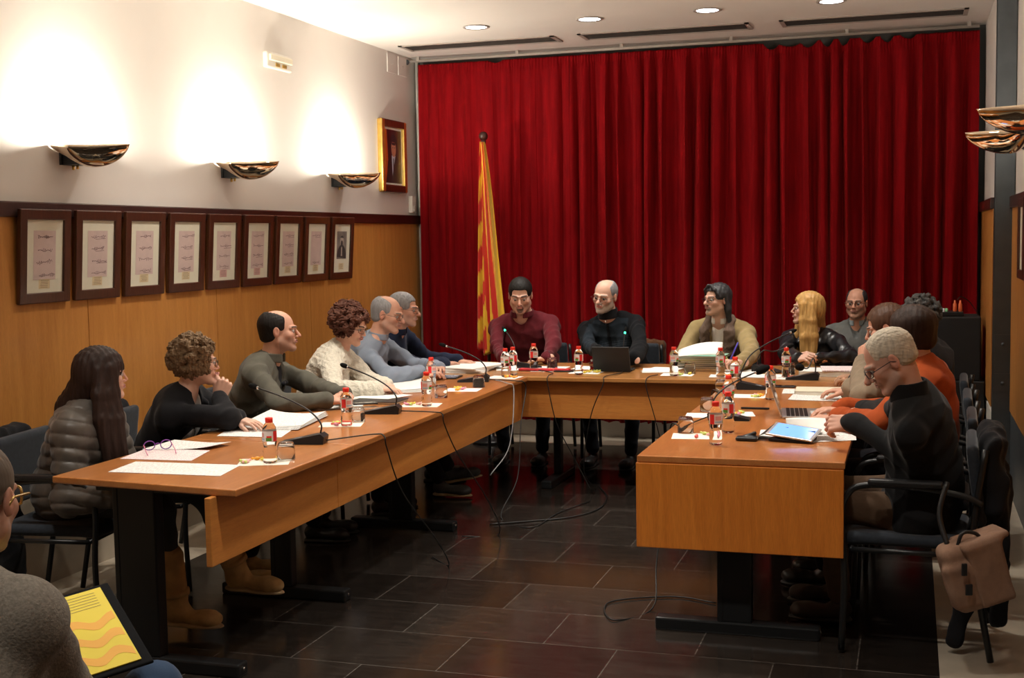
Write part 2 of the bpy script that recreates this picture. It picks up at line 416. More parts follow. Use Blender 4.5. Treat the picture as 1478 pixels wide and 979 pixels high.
class Person:
    def __init__(s, name_label, P, az, H, hs=90, hp=0, hr=0, scale=1.0, w=1.0, fat=0.0, slouch=.03, skin=(.62, .36, .26), fem=False, vox=.004, pz=.52, headscale=None, haz=None):
        s.P = np.array([P[0], P[1], pz]); s.H = np.array(H, float); s.sc = scale; s.w = w; s.fat = fat; s.sl = slouch; s.fem = fem; s.vx = vox; s.skin = skin
        s.hs = .935*(headscale or (scale*.98 if fem else scale))
        s.org = (P[0], P[1], 0); s.root = thing('person', name_label, 'person', s.org)
        s.B = basis(az); s.az = az
        if haz is None: haz = view_az(s.H)-180+hs
        s.R = basis(haz, hp, hr); s.haz = haz
        N0 = s.H-.03*s.R[1]; ut = nrm(N0-s.P); s.N = N0-.155*scale*nrm(.45*s.R[2]+.35*ut+.35*np.array([0, 0, 1])); s.N = s.N-.012*s.B[1]
        s.ut = nrm(s.N-s.P); s.L = np.linalg.norm(s.N-s.P); s.r = nrm(np.cross(s.B[1], s.ut)); s.f = np.cross(s.ut, s.r)
        s.S = [s.T(.86, x*.172*s.sc*s.w, 0.012) for x in (-1, 1)]
        s.nr = .047 if fem else .056
        s.arm = [None, None]; s.hands = [None, None]; s.legs = []
    def T(s, t, dx=0.0, df=0.0):
        return s.P+s.ut*s.L*t+s.r*dx+s.f*(df-s.sl*4*t*(1-t))
    def reach(s, side, W, fd=None, back=(0, 0, 1), curl=(15, 25, 25), thumb=25, hint=None, spread=4, shoulder=0.0, nohand=False, elbow=None):
        """side 0 left, 1 right"""
        x = -1 if side == 0 else 1; W = np.array(W, float)
        if shoulder: s.S[side] = s.S[side]+s.f*shoulder
        h = hint if hint is not None else (s.r*x*.6-np.array([0, 0, 1.0])-s.f*.2)
        E_ = ik(s.S[side], W, .285*s.sc, .255*s.sc, h) if elbow is None else np.array(elbow, float)
        if elbow is None and W[2] > .7 and E_[2] < .785: E_ = np.array((E_[0], E_[1], .785))     # elbows rest on or beside the desk edge
        s.arm[side] = (s.S[side], E_, W); fd = nrm(W-E_) if fd is None else nrm(fd)
        s.hands[side] = None if nohand else (W, fd, back, x, curl, thumb, spread)
        return s
    def leg(s, knees, ankles, toe=None):
        s.legs = []
        for i, x in enumerate((-1, 1)):
            hip = s.T(.02, x*.09*s.sc, 0); s.legs.append((hip, np.array(knees[i], float), np.array(ankles[i], float)))
        s.toe = toe
        return s
    def sit(s, kn=.44, spread=.10, ank=.40, kz=.5, out=0.0, toeaz=None):
        ks = []; an = []
        for x in (-1, 1):
            ks.append(s.P+s.B[1]*kn*s.sc+s.B[0]*x*(spread+.03)+np.array([0, 0, kz-s.P[2]]))
            an.append(s.P+s.B[1]*ank*s.sc+s.B[0]*x*(spread+out)+np.array([0, 0, .09-s.P[2]]))
        return s.leg(ks, an)
    def body(s, iris=(.08, .05, .03), lips=(.5, .2, .17), brow=(.06, .04, .03), jaw=1.0, nose=1.0, chub=0.0, gaze=(0, 0), neckr=None, eye=1.0, **kc):
        sd = S(); nr = s.nr
        head_sdf(sd, s.H, s.R, s.hs, jaw, nose, s.fem, chub, s.N-.01*s.ut, nr, eye)
        w = s.w*s.sc
        sd.ell(s.T(.0), (.15*w, .10, .11), s.tb(), .05); sd.ell(s.T(.33), (.12*w, .09, .16), s.tb(), .06)
        sd.ell(s.T(.62, 0, .0), (.13*w, .085, .16), s.tb(), .06)
        for i, x in enumerate((-1, 1)):
            sd.cap(s.T(.82, x*.05*w), s.S[i]-s.ut*.02, .042, .034, .03)
            sd.cap(s.N+.02*s.ut, s.T(.88, x*.11*w), .038, .035, .03)
            if s.arm[i]:
                a, b, c = s.arm[i]; sd.cap(a-s.ut*.015, b, .034*s.sc, .031*s.sc, .02); sd.cap(b, c, .033*s.sc, .024*s.sc, .015)
                if s.hands[i]:
                    W, fd, bk, sx, cu, th, sp_ = s.hands[i]; hand_sdf(sd, W, fd, bk, sx, cu, th, sp_, s.sc*(.92 if s.fem else 1.0))
        V, Q = polygonize(sd, s.vx)
        col = head_color(s.H, s.R, s.hs, s.skin, lips, brow, **kc)(V)
        ex = eyeballs(s.H, s.R, s.hs, iris, gaze)
        return npmesh('body', V, Q, M['skin'], s.root, s.org, col, ex)
    def tb(s): return np.array([s.r, s.f, s.ut])
    def torso(s, off=.012, k=.05, hem=-.12, full=True):
        sd = S(); w = s.w*s.sc; ft = s.fat
        sd.ell(s.T(.02), (.165*w+off+ft*.6, .115+off+ft*.5, .13), s.tb(), k)
        sd.ell(s.T(.3, 0, ft*.5), (.135*w+off+ft*.8, .10+off+ft, .17), s.tb(), k+.02)
        sd.ell(s.T(.62, 0, .012+ft*.3), (.158*w+off+ft*.3, .108+off+ft*.4, .18), s.tb(), k+.01)
        sd.ell(s.T(.86, 0, -.01), (.14*w+off, .08+off, .09), s.tb(), k)
        if s.fem:
            for x in (-1, 1): sd.ell(s.T(.6, x*.07*w, .085), (.058, .05, .06), s.tb(), .04)
        for i, x in enumerate((-1, 1)):
            sd.cap(s.T(.86, x*.06*w), s.S[i]-s.ut*.012, .050+off, .046*w+off*.8, .04); sd.cap(s.T(.62, x*.07*w, .055+ft*.5), s.S[i]-s.ut*.03+s.f*.01, .058+off*.7, .046+off*.6, .05)
            sd.cap(s.N+.012*s.ut-.01*s.f, s.T(.90, x*.12*w, -.005), .034+off*.8, .036+off, .035)
        return sd
    def sleeves(s, sd, off=.012, cuff=.0, upto=1.0, k=.02, taper=1.0, which=(0, 1)):
        for i in which:
            if not s.arm[i]: continue
            a, b, c = s.arm[i]; q = s.sc
            sd.cap(a, b, .046*q+off*.8, .040*q+off*.9, .025)
            e = b+(c-b)*min(upto, 1.0)*.97
            sd.cap(b, e, .041*q+off*.9, (.029*q+off*.9)*taper, k)
            if cuff > 0: d = nrm(c-b); sd.cap(e-d*.03, e, (.030*q+off*.9)*taper+cuff, (.030*q+off*.9)*taper+cuff, .004)
        return sd
    def neckcut(s, sd, r=.062, deep=.0, v=0.0, k=.01):
        """opening for the neck; v>0 makes a V in front"""
        hn = s.H-.028*s.R[1]-.05*s.R[2]
        d = nrm(hn-s.N); r = s.nr*1.06*s.hs+.003+(r-.062)*.3; sd.cap(s.N+d*(.030+r-deep), s.N+d*.25, r, r*1.05, .006, 's')
        if v > 0:
            top = s.N+s.f*.075+s.ut*.03; bot = s.T(.93, 0, 0)+s.f*.11-s.ut*v
            sd.cap(top, bot, .05, .008, .006, 's')
        return sd
    def cutwrist(s, sd):
        return sd
    def garment(s, name, mt, off=.012, vox=None, neck=.062, v=0.0, cuff=.003, upto=1.0, fold=.009, ffreq=30, deep=0.0, seed=1, extra=None, post=None, label=None, k=.05, taper=1.0, sleeves=True, disp=None, ridge=True, colf=None):
        sd = s.torso(off, k)
        if sleeves: s.sleeves(sd, off, cuff, upto, taper=taper)
        if extra: extra(sd)
        s.neckcut(sd, neck, deep, v)
        if post: post(sd)
        f1 = wob(seed, ffreq, fold*.75, (1, 1, 1), 4, ridge); f2 = wob(seed+9, ffreq*.45, fold*.8, n=4)
        dsp = disp or (lambda P: f1(P)+f2(P))
        o = sdfobj(name, sd, vox or s.vx*1.15, mt, s.root, s.org, dsp, fold*2.6+.004, colf)
        if label: o['label'] = label
        return o
    def trousers(s, mt, off=.012, name='trousers', fold=.004, label=None):
        if not s.legs: return
        sd = S(); w = s.w*s.sc
        sd.ell(s.T(-.03), (.165*w+s.fat*.4, .12+s.fat*.3, .11), s.tb(), .05)
        for (h, k, a) in s.legs:
            sd.cap(h, k, .078+off*.6, .053+off, .05); sd.cap(k, a+(k-a)*.06, .052+off, .037+off, .03)
        f1 = wob(5, 26, fold, (1, 1, 1), 5, True)
        o = sdfobj(name, sd, s.vx*2.3, mt, s.root, s.org, f1, fold*3)
        if label: o['label'] = label
        return o
    def shoes(s, mt, sole, dirs=None, kind='shoe', boot=0.0, solelab=None):
        for i, (h, k, a) in enumerate(s.legs):
            d = s.B[1] if dirs is None else np.array(dirs[i], float); dd = nrm(d); up = nrm(np.array([0, 0, 1.0])-dd[2]*dd); rt = np.cross(dd, up); R = np.array([rt, dd, up])
            c = a-up*.035
            sd = S(); sd.ell(c+dd*.0-up*.005, (.038, .05, .045), R, .02); sd.ell(c+dd*.10-up*.018, (.044, .085, .032), R, .03); sd.ell(c+dd*.15-up*.02, (.046, .05, .03), R, .03)
            if boot: sd.cap(a-up*.02, a+nrm(k-a)*boot, .05, .056, .03)
            sd.half(c-up*.047, -up)
            f1 = wob(3+i, 60, .0015, n=4, ridge=True)
            sh = sdfobj(kind, sd, .0045, mt, s.root, s.org, f1, .004)
            s2 = S(); s2.ell(c+dd*.0-up*.05, (.041, .052, .02), R, .02); s2.ell(c+dd*.11-up*.05, (.048, .098, .017), R, .03); s2.half(c-up*.054, -up); s2.half(c-up*.036, up)
            sdfobj('sole', s2, .0045, sole, sh, (0, 0, 0) if True else 0) if False else None
            if boot:
                q_ = a+nrm(k-a)*.035-np.array(s.org); MB().tube([q_, q_+nrm(k-a)*.022], .0585, 20).build('strap', mt, sh)
            so = sdfobj('sole', s2, .0045, sole, None, s.org); so.parent = sh
    # ---- hair helpers, all in head frame
    def hw(s, x, y, z): return s.H+s.hs*(x*s.R[0]+y*s.R[1]+z*s.R[2])
    def hair_cap(s, th=.012, front=.07, low=-.06, side=.0, k=.02, face=True, top=1.0):
        q = s.hs; sd = S(); sd.ell(s.hw(0, -.024, .037), np.array((.077+th*.8, .096+th, .081+th*top))*q, s.R, k)
        sd.ell(s.hw(0, -.05, -.03), np.array((.060+th*.6, .056+th, .07))*q, s.R, .03)
        if face:
            sd.box(s.hw(0, .105, -.035), np.array((.057, .062, .098))*q, s.R, .022, .008, 's'); sd.ell(s.hw(0, .09, -.04), np.array((.075, .058, .085))*q, s.R, .008, 's')
            sd.box(s.hw(0, .075, -.10), np.array((.12, .078, .1))*q, s.R, .01, .01, 's')      # in front of the ears
            for x in (-1, 1): sd.ell(s.hw(x*.085, -.008, -.015), np.array((.03, .022, .038))*q, s.R, .006, 's')
        sd.box(s.hw(0, 0, low-.1), np.array((.2, .2, .1))*q, s.R, .01, .03, 's')
        return sd
    def hair(s, sd, mt, disp=None, dmax=.0, vox=None, name='hair', label=None):
        o = sdfobj(name, sd, vox or s.vx, mt, s.root, s.org, disp, dmax)
        if label: o['label'] = label
        return o
    def strand(s, amp=.002, n=40):
        def f(P):
            l = (P-s.H)@s.R.T; th = np.arctan2(l[:, 0], l[:, 1]+.02); rr = np.hypot(l[:, 0], l[:, 1])
            return amp*np.sin(th*n+6*np.sin(l[:, 2]*25)+l[:, 2]*30)*np.clip(rr/.04, 0, 1)
        return f
    def glasses(s, mt, lens=None, r=(.024, .017), drop=-.002, th=.0013, rect=True, label=None, out=.0):
        m = MB(); q = s.hs; g = MB(); o_ = np.array(s.org)
        def w(x, y, z): return s.hw(x, y, z)-o_
        for x in (-1, 1):
            pts = []; n = 24
            for i in range(n+1):
                a = 2*PI*i/n; ca, sa = math.cos(a), math.sin(a); e = .55 if rect else 1.0
                cx = math.copysign(abs(ca)**e, ca)*r[0]; cz = math.copysign(abs(sa)**e, sa)*r[1]
                pts.append(w(x*.033+cx, .1025-.35*abs(x*.033+cx)**2/.05+out, drop+cz))
            m.tube(pts, th, 6, caps=False)
            g.add([w(x*.033, .1022+out-.007, drop)]+pts[:-1], [(0, i+1, (i+1) % n+1) for i in range(n)])
            m.tube([w(x*(.033+r[0]), .1-.35*(.033+r[0])**2/.05+out, drop+.004), w(x*.0765, .075, drop+.006), w(x*.083, .0, drop+.008), w(x*.084, -.02, drop-.005)], th*.95, 6)
        m.tube([w(-.010, .1025+out, drop+.003), w(0, .106+out, drop+.006), w(.010, .1025+out, drop+.003)], th, 6)
        o = m.build('glasses', mt, s.root)
        if label: o['label'] = label
        g.build('lens', M['lens'], o)
        return o
    def collar(s, mt, r=.066, h=.03, th=.006, gap=.035, tilt=.35, name='collar', label=None, vox=.0035, low=.0):
        hn = s.H-.028*s.R[1]-.05*s.R[2]; d = nrm(nrm(hn-s.N)-tilt*.35*s.f); r = s.nr*1.08*s.hs+.004+(r-.064)*.4; a = s.N+d*(.008-low)+s.f*.004; b = a+d*(h+low)
        sd = S(); sd.cap(a, b, r+th, r*.93+th, 0); sd.cap(a-d*.04, b+d*.06, r, r*.90, .004, 's')
        sd.half(b, d, .003); sd.half(a-d*.012, -d, .003)
        if gap: sd.cap(a+s.f*.07-d*.06, a+s.f*.09+d*.1, gap*.5, gap*1.1, .004, 's')
        o = sdfobj(name, sd, vox, mt, s.root, s.org)
        if label: o['label'] = label
        return o
# ------------------------------------------------------------------ materials of the place
M = {}
def wood(name, c1, c2, rough=.35, coat=.3, sc=(1, 1, 1), vert=True, seam=None, freq=6.0):
    m = bpy.data.materials.new(name); m.use_nodes = True; nt = m.node_tree; N = nt.nodes; L = nt.links; b = N['Principled BSDF']
    b.inputs['Roughness'].default_value = rough; b.inputs['Coat Weight'].default_value = coat; b.inputs['Coat Roughness'].default_value = .12
    tc = N.new('ShaderNodeTexCoord'); mp = N.new('ShaderNodeMapping'); mp.inputs['Scale'].default_value = sc; L.new(tc.outputs['Object'], mp.inputs['Vector'])
    n1 = N.new('ShaderNodeTexNoise'); n1.inputs['Scale'].default_value = freq; n1.inputs['Detail'].default_value = 6; n1.inputs['Roughness'].default_value = .6; n1.inputs['Distortion'].default_value = .6
    L.new(mp.outputs['Vector'], n1.inputs['Vector'])
    n2 = N.new('ShaderNodeTexNoise'); n2.inputs['Scale'].default_value = freq*14; n2.inputs['Detail'].default_value = 3; L.new(mp.outputs['Vector'], n2.inputs['Vector'])
    r = N.new('ShaderNodeMapRange'); r.inputs['From Min'].default_value = .3; r.inputs['From Max'].default_value = .7; L.new(n1.outputs['Fac'], r.inputs['Value'])
    mx = N.new('ShaderNodeMix'); mx.data_type = 'RGBA'; mx.inputs[6].default_value = (*c1, 1); mx.inputs[7].default_value = (*c2, 1); L.new(r.outputs['Result'], mx.inputs[0])
    mm = N.new('ShaderNodeMix'); mm.data_type = 'RGBA'; mm.blend_type = 'MULTIPLY'; mm.inputs[0].default_value = .35; L.new(mx.outputs[2], mm.inputs[6]); L.new(n2.outputs['Fac'], mm.inputs[7])
    L.new(mm.outputs[2], b.inputs['Base Color'])
    return m
# grain runs along the axis that has the small scale
M['panel_wood'] = wood('panelling_veneer', (.70, .315, .075), (.56, .225, .045), .45, .15, (4, 4, .35))
M['desk_top'] = wood('desk_top_veneer', (.64, .25, .07), (.52, .18, .046), .3, .6, (3, .3, 3))
M['desk_top_x'] = wood('desk_top_veneer_cross', (.62, .29, .085), (.50, .21, .06), .3, .6, (.3, 3, 3))
M['desk_panel'] = wood('desk_panel_veneer', (.72, .29, .062), (.58, .20, .04), .4, .2, (.3, .3, 4))
M['desk_end'] = wood('desk_end_veneer', (.88, .29, .038), (.68, .195, .022), .4, .2, (4, 4, .3))
M['dark_wood'] = wood('dark_mahogany', (.060, .013, .008), (.035, .008, .005), .4, .25, (.4, .4, 5))
M['frame_wood'] = wood('walnut_frame', (.10, .030, .013), (.055, .016, .008), .35, .4, (5, 5, 1), freq=9)
M['wall'] = mat('wall_paint', (.74, .71, .68), .85, spec=.2, noise=(3, .02), bump=(90, .15, .002))
M['ceil'] = mat('ceiling_paint', (.78, .76, .73), .9, spec=.15, noise=(2, .02))
M['stone_light'] = mat('cream_marble', (.42, .36, .28), .35, noise=(6, .14), spec=.5)
M['steel_dark'] = mat('grey_painted_steel', (.075, .088, .10), .4, metal=.3, noise=(12, .12))
M['black_metal'] = mat('black_painted_metal', (.010, .011, .012), .35, spec=.5)
M['chrome'] = mat('chrome', (.75, .75, .76), .12, metal=1)
M['brass'] = mat('polished_warm_metal', (.80, .66, .50), .05, metal=1)
M['gold'] = mat('gilt', (.75, .50, .13), .3, metal=.9, noise=(20, .15))
M['black'] = mat('black_plastic', (.012, .012, .013), .4)
M['black_gloss'] = mat('black_gloss', (.01, .01, .011), .12)
M['foam'] = mat('black_foam', (.008, .008, .008), .95, spec=.1, bump=(600, .5, .001))
M['rubber'] = mat('cable_rubber', (.010, .010, .010), .45)
M['grey_cable'] = mat('grey_cable', (.30, .30, .31), .5)
M['white_plastic'] = mat('white_plastic', (.72, .69, .63), .4)
M['paper'] = mat('white_paper', (.80, .79, .76), .8, spec=.2, noise=(40, .02))
M['paper_warm'] = mat('warm_paper', (.78, .74, .64), .8, spec=.2, noise=(40, .03))
M['pet'] = mat('clear_bottle', (1, 1, 1), .02, trans=1, ior=1.16, spec=.5)
M['glass'] = mat('clear_glass', (1, 1, 1), .0, trans=1, ior=1.25)
M['lens'] = mat('spectacle_lens', (1, 1, 1), .02, trans=1, ior=1.02, alpha=.25)
M['red_cap'] = mat('red_cap', (.80, .035, .02), .35)
M['label_w'] = mat('bottle_label_white', (.78, .74, .72), .5)
M['label_r'] = mat('bottle_label_red', (.75, .03, .03), .5)
M['label_g'] = mat('bottle_label_green', (.10, .30, .05), .5)
M['label_p'] = mat('bottle_label_pink', (.75, .38, .36), .5)
M['label_b'] = mat('bottle_label_blue', (.35, .50, .68), .5)
M['skin'] = mat('skin', (.6, .4, .3), .5, vcol=True, sss=.06, spec=.4, noise=(30, .05))
M['chair_fab'] = mat('chair_fabric', (.018, .024, .034), .85, sheen=.2, noise=(60, .2), bump=(400, .4, .001))
M['screen'] = mat('lit_blue_screen', (.05, .08, .2), .1, emis=(.16, .36, 1.0), es=1.6)
M['silver'] = mat('aluminium', (.62, .62, .63), .3, metal=.85)
M['lamp_glow'] = mat('downlight_glow', (1, 1, 1), .5, emis=(.95, .93, 1.0), es=14.0)
M['bulb'] = mat('halogen_glow', (1, 1, 1), .5, emis=(1.0, .80, .52), es=60.0)
M['green_led'] = mat('green_led', (0, .3, .1), .3, emis=(.05, 1.0, .45), es=5.0)
M['vent_dark'] = mat('vent_grille', (.05, .043, .038), .5, metal=.4)
M['vent_frame'] = mat('vent_frame', (.40, .36, .33), .5)
M['sole_tan'] = mat('tan_rubber_sole', (.35, .25, .13), .6)
M['sole_black'] = mat('black_sole', (.012, .011, .01), .6)
def cloth(name, c, rough=.9, sheen=.08, n=(25, .10), b=(350, .35, .0015)): return mat(name, c, rough, sheen=sheen, noise=n, bump=b, spec=.2)
def floor_mat():
    m = bpy.data.materials.new('dark_stone_tiles'); m.use_nodes = True; nt = m.node_tree; N = nt.nodes; L = nt.links; b = N['Principled BSDF']
    tc = N.new('ShaderNodeTexCoord'); mp = N.new('ShaderNodeMapping'); mp.inputs['Location'].default_value = (.18, -5.105+.41*20, 0); L.new(tc.outputs['Object'], mp.inputs['Vector'])
    br = N.new('ShaderNodeTexBrick'); br.offset = .5; br.inputs['Scale'].default_value = 1; br.inputs['Mortar Size'].default_value = .0026; br.inputs['Mortar Smooth'].default_value = .2
    br.inputs['Brick Width'].default_value = .6; br.inputs['Row Height'].default_value = .41; br.inputs['Bias'].default_value = -.1
    br.inputs['Color1'].default_value = (.014, .0105, .0085, 1); br.inputs['Color2'].default_value = (.030, .024, .020, 1); br.inputs['Mortar'].default_value = (.085, .074, .064, 1)
    L.new(mp.outputs['Vector'], br.inputs['Vector'])
    mp2 = N.new('ShaderNodeMapping'); mp2.inputs['Scale'].default_value = (3, 14, 1); mp2.inputs['Rotation'].default_value = (0, 0, .05); L.new(tc.outputs['Object'], mp2.inputs['Vector'])
    nz = N.new('ShaderNodeTexNoise'); nz.inputs['Scale'].default_value = 2.2; nz.inputs['Detail'].default_value = 9; nz.inputs['Roughness'].default_value = .7; L.new(mp2.outputs['Vector'], nz.inputs['Vector'])
    mr = N.new('ShaderNodeMapRange'); mr.inputs['From Min'].default_value = .3; mr.inputs['From Max'].default_value = .75; mr.inputs['To Min'].default_value = .65; mr.inputs['To Max'].default_value = 1.6; L.new(nz.outputs['Fac'], mr.inputs['Value'])
    cb = N.new('ShaderNodeCombineColor'); [L.new(mr.outputs['Result'], cb.inputs[i]) for i in range(3)]
    mx = N.new('ShaderNodeMix'); mx.data_type = 'RGBA'; mx.blend_type = 'MULTIPLY'; mx.inputs[0].default_value = 1; L.new(br.outputs['Color'], mx.inputs[6]); L.new(cb.outputs['Color'], mx.inputs[7])
    L.new(mx.outputs[2], b.inputs['Base Color'])
    rr = N.new('ShaderNodeMapRange'); rr.inputs['To Min'].default_value = .07; rr.inputs['To Max'].default_value = .22; L.new(nz.outputs['Fac'], rr.inputs['Value']); L.new(rr.outputs['Result'], b.inputs['Roughness'])
    b.inputs['Specular IOR Level'].default_value = .5
    bp = N.new('ShaderNodeBump'); bp.inputs['Strength'].default_value = .06; bp.inputs['Distance'].default_value = .002; L.new(nz.outputs['Fac'], bp.inputs['Height']); L.new(bp.outputs['Normal'], b.inputs['Normal'])
    return m
M['floor'] = floor_mat()
def curtain_mat(name, c):
    m = mat(name, c, .85, sheen=.0, spec=.1, noise=(5, .22, (6, 6, .5)), bump=(260, .25, .002, (1, 1, .25)))
    b = m.node_tree.nodes['Principled BSDF']; b.inputs['Sheen Weight'].default_value = .22; b.inputs['Sheen Roughness'].default_value = .35; b.inputs['Sheen Tint'].default_value = (1, .12, .08, 1)
    return m
M['curtain'] = curtain_mat('red_velvet', (.215, .0025, .005))
def text_mat(name, base=(.80, .79, .76), ink=(.16, .15, .17), rows=120, dens=.5):
    """rows of fine print, in the sheet's own object space"""
    m = bpy.data.materials.new(name); m.use_nodes = True; nt = m.node_tree; N = nt.nodes; L = nt.links; b = N['Principled BSDF']; b.inputs['Roughness'].default_value = .8
    tc = N.new('ShaderNodeTexCoord'); sp = N.new('ShaderNodeSeparateXYZ'); L.new(tc.outputs['Object'], sp.inputs[0])
    a = N.new('ShaderNodeMath'); a.operation = 'MULTIPLY'; a.inputs[1].default_value = rows; L.new(sp.outputs['Y'], a.inputs[0])
    fr = N.new('ShaderNodeMath'); fr.operation = 'FRACT'; L.new(a.outputs[0], fr.inputs[0])
    g = N.new('ShaderNodeMath'); g.operation = 'GREATER_THAN'; g.inputs[1].default_value = .58; L.new(fr.outputs[0], g.inputs[0])
    mp = N.new('ShaderNodeMapping'); mp.inputs['Scale'].default_value = (160, rows/3, 1); L.new(tc.outputs['Object'], mp.inputs['Vector'])
    nz = N.new('ShaderNodeTexNoise'); nz.inputs['Scale'].default_value = 1; nz.inputs['Detail'].default_value = 1; L.new(mp.outputs['Vector'], nz.inputs['Vector'])
    g2 = N.new('ShaderNodeMath'); g2.operation = 'GREATER_THAN'; g2.inputs[1].default_value = dens; L.new(nz.outputs['Fac'], g2.inputs[0])
    mu = N.new('ShaderNodeMath'); mu.operation = 'MULTIPLY'; L.new(g.outputs[0], mu.inputs[0]); L.new(g2.outputs[0], mu.inputs[1])
    m2 = N.new('ShaderNodeMath'); m2.operation = 'MULTIPLY'; m2.inputs[1].default_value = .55; L.new(mu.outputs[0], m2.inputs[0])
    mx = N.new('ShaderNodeMix'); mx.data_type = 'RGBA'; mx.inputs[6].default_value = (*base, 1); mx.inputs[7].default_value = (*ink, 1); L.new(m2.outputs[0], mx.inputs[0]); L.new(mx.outputs[2], b.inputs['Base Color'])
    return m
M['print'] = text_mat('printed_page'); M['print_warm'] = text_mat('printed_page_warm', (.78, .75, .68))
M['print_pink'] = text_mat('printed_page_pink_rows', (.80, .70, .68), (.5, .2, .3), 60)
# ------------------------------------------------------------------ the room
XL, XR, XP, YB, YF, ZC = -3.92, .60, .50, 9.86, -3.2, 3.09
def struct(name, mb, mt, **k): return tag(mb.build(name, mt, **k), kind='structure')
struct('floor', MB().box((-3.49, YF, -.1), (.11, 9.44, 0)), M['floor'])
struct('trim_1', MB().box((XL-.1, YF, -.1), (-3.49, YB+.1, .0)), M['stone_light'])
struct('trim_2', MB().box((.11, YF, -.1), (XR+.1, YB+.1, .0)), M['stone_light'])
struct('trim_3', MB().box((-3.49, 9.44, -.1), (.11, YB+.1, .0)), M['stone_light'])
struct('ceiling', MB().box((XL-.1, YF-.1, ZC), (XR+.2, YB+.1, ZC+.1)), M['ceil'])
struct('wall_left', MB().box((XL-.1, YF, 0), (XL, YB, ZC)), M['wall'])
struct('wall_back', MB().box((XL-.1, YB, 0), (XR+.1, YB+.1, ZC)), mat('back_wall_painted_shade', (.07, .07, .065), .8))  # shade behind the curtain gaps is put into the wall colour
struct('wall_right', MB().box((XR, YF, 0), (XR+.1, YB, ZC)), M['wall'])
struct('wall_front', MB().box((XL-.1, YF-.1, 0), (XR+.1, YF, ZC)), M['wall'])
struct('wall_pilaster', MB().box((XP, 8.42, 0), (XR, YB, ZC)), M['wall'])
def panelling(name, x0, x1, ya, yb, step, rot=0):
    mb = MB(); y = ya
    while y < yb-.01:
        y2 = min(y+step, yb); mb.box((x0, y+.002, .50), (x1, y2-.002, 1.742), bev=.002); y = y2
    s_ = .012 if x0 < -1 else -.012
    mb.box((x0-(0 if s_ > 0 else s_), ya, .502), (x1-(s_ if s_ > 0 else 0), yb, 1.741))
    return struct(name, mb, M['panel_wood'])
panelling('trim_4', XL, XL+.018, YF, YB-.001, 1.22)
panelling('trim_5', XR-.018, XR, YF, 8.42, 1.22)
panelling('trim_6', XP-.018, XP, 8.42, YB-.001, 1.5)
struct('trim_7', MB().box((XL, YF, 1.74), (XL+.035, YB, 1.812), bev=.006), M['dark_wood'])
struct('trim_8', MB().box((XR-.035, YF, 1.74), (XR, 8.42, 1.812), bev=.006), M['dark_wood'])
struct('trim_9', MB().box((XP-.035, 8.42, 1.74), (XP, YB, 1.812), bev=.006), M['dark_wood'])
struct('baseboard_left', MB().box((XL, YF, 0), (XL+.012, YB, .5)), M['stone_light'])
struct('baseboard_right', MB().box((XR-.012, YF, 0), (XR, 8.42, .5)), M['steel_dark'])
struct('baseboard_pilaster', MB().box((XP-.012, 8.42, 0), (XP, YB, .47)), M['white_plastic'])
struct('baseboard_back', MB().box((XL+.02, YB-.012, 0), (XP-.02, YB, .30)), M['white_plastic'])
# steel column beside the right wall
t = thing('steel_column', 'dark grey steel column from floor to ceiling beside right wall', 'column', (.54, 8.3, 0))
MB().box((-.055, -.06, 0), (.055, -.046, ZC)).box((-.055, .046, 0), (.055, .06, ZC)).box((-.008, -.05, 0), (.008, .05, ZC)).build('steel_section', M['steel_dark'], t)
mb = MB().box((-.075, -.075, 0), (.075, .075, .02))
mb.build('base_plate', M['steel_dark'], t)
for z in (.62, .86):
    b = MB().box((-.05, -.068, z), (.05, -.06, z+.11)).build('bracket_plate', M['steel_dark'], t)
    MB().tube([(0, -.076, z+.05), (0, -.066, z+.05)], .012, 8).build('bolt', M['steel_dark'], b)
# grey conduit in the back left corner
tag(MB().tube([(XL+.025, YB-.05, 3.08), (XL+.025, YB-.05, .02)], .013, 8).build('conduit_pipe', M['white_plastic']), 'thin pale conduit pipe running down the corner left of red curtain', 'pipe')
# ---- ceiling lights
cl = [(-2.917, 8.49), (-2.10, 8.49), (-1.295, 8.47), (-.50, 8.46)]
names = ['leftmost recessed ceiling downlight of the back row, above the flag side', 'second recessed ceiling downlight from the left, over the two men in dark tops',
         'third recessed ceiling downlight from the left, over the tan blazer man', 'rightmost recessed ceiling downlight, cut by the top edge of the picture']
def lamp_light(name, typ, loc, energy, col, **k):
    L = bpy.data.lights.new(name, typ); L.energy = energy; L.color = col
    for a, b in k.items():
        if a != 'rot': setattr(L, a, b)
    o = bpy.data.objects.new(name, L); COL.objects.link(o); o.location = loc
    if 'rot' in k: o.rotation_euler = k['rot']
    return o
first = None
lights_all = [(x, y, n) for (x, y), n in zip(cl, names)]
for x, y, n in lights_all:
    if first is None:
        t = thing('ceiling_downlight', n, 'ceiling light', (x, y, ZC), group='recessed downlights by the curtain'); first = t
        MB().lathe([(.072, .0), (.092, .0), (.095, -.006), (.088, -.009), (.073, -.006)], 28, cap0=False, cap1=False).build('trim_ring', M['vent_frame'], t)
        MB().lathe([(.001, -.002), (.073, -.004)], 28, cap0=False, cap1=False).build('diffuser', M['lamp_glow'], t)
    else: dup(first, (x, y, ZC), label=n)
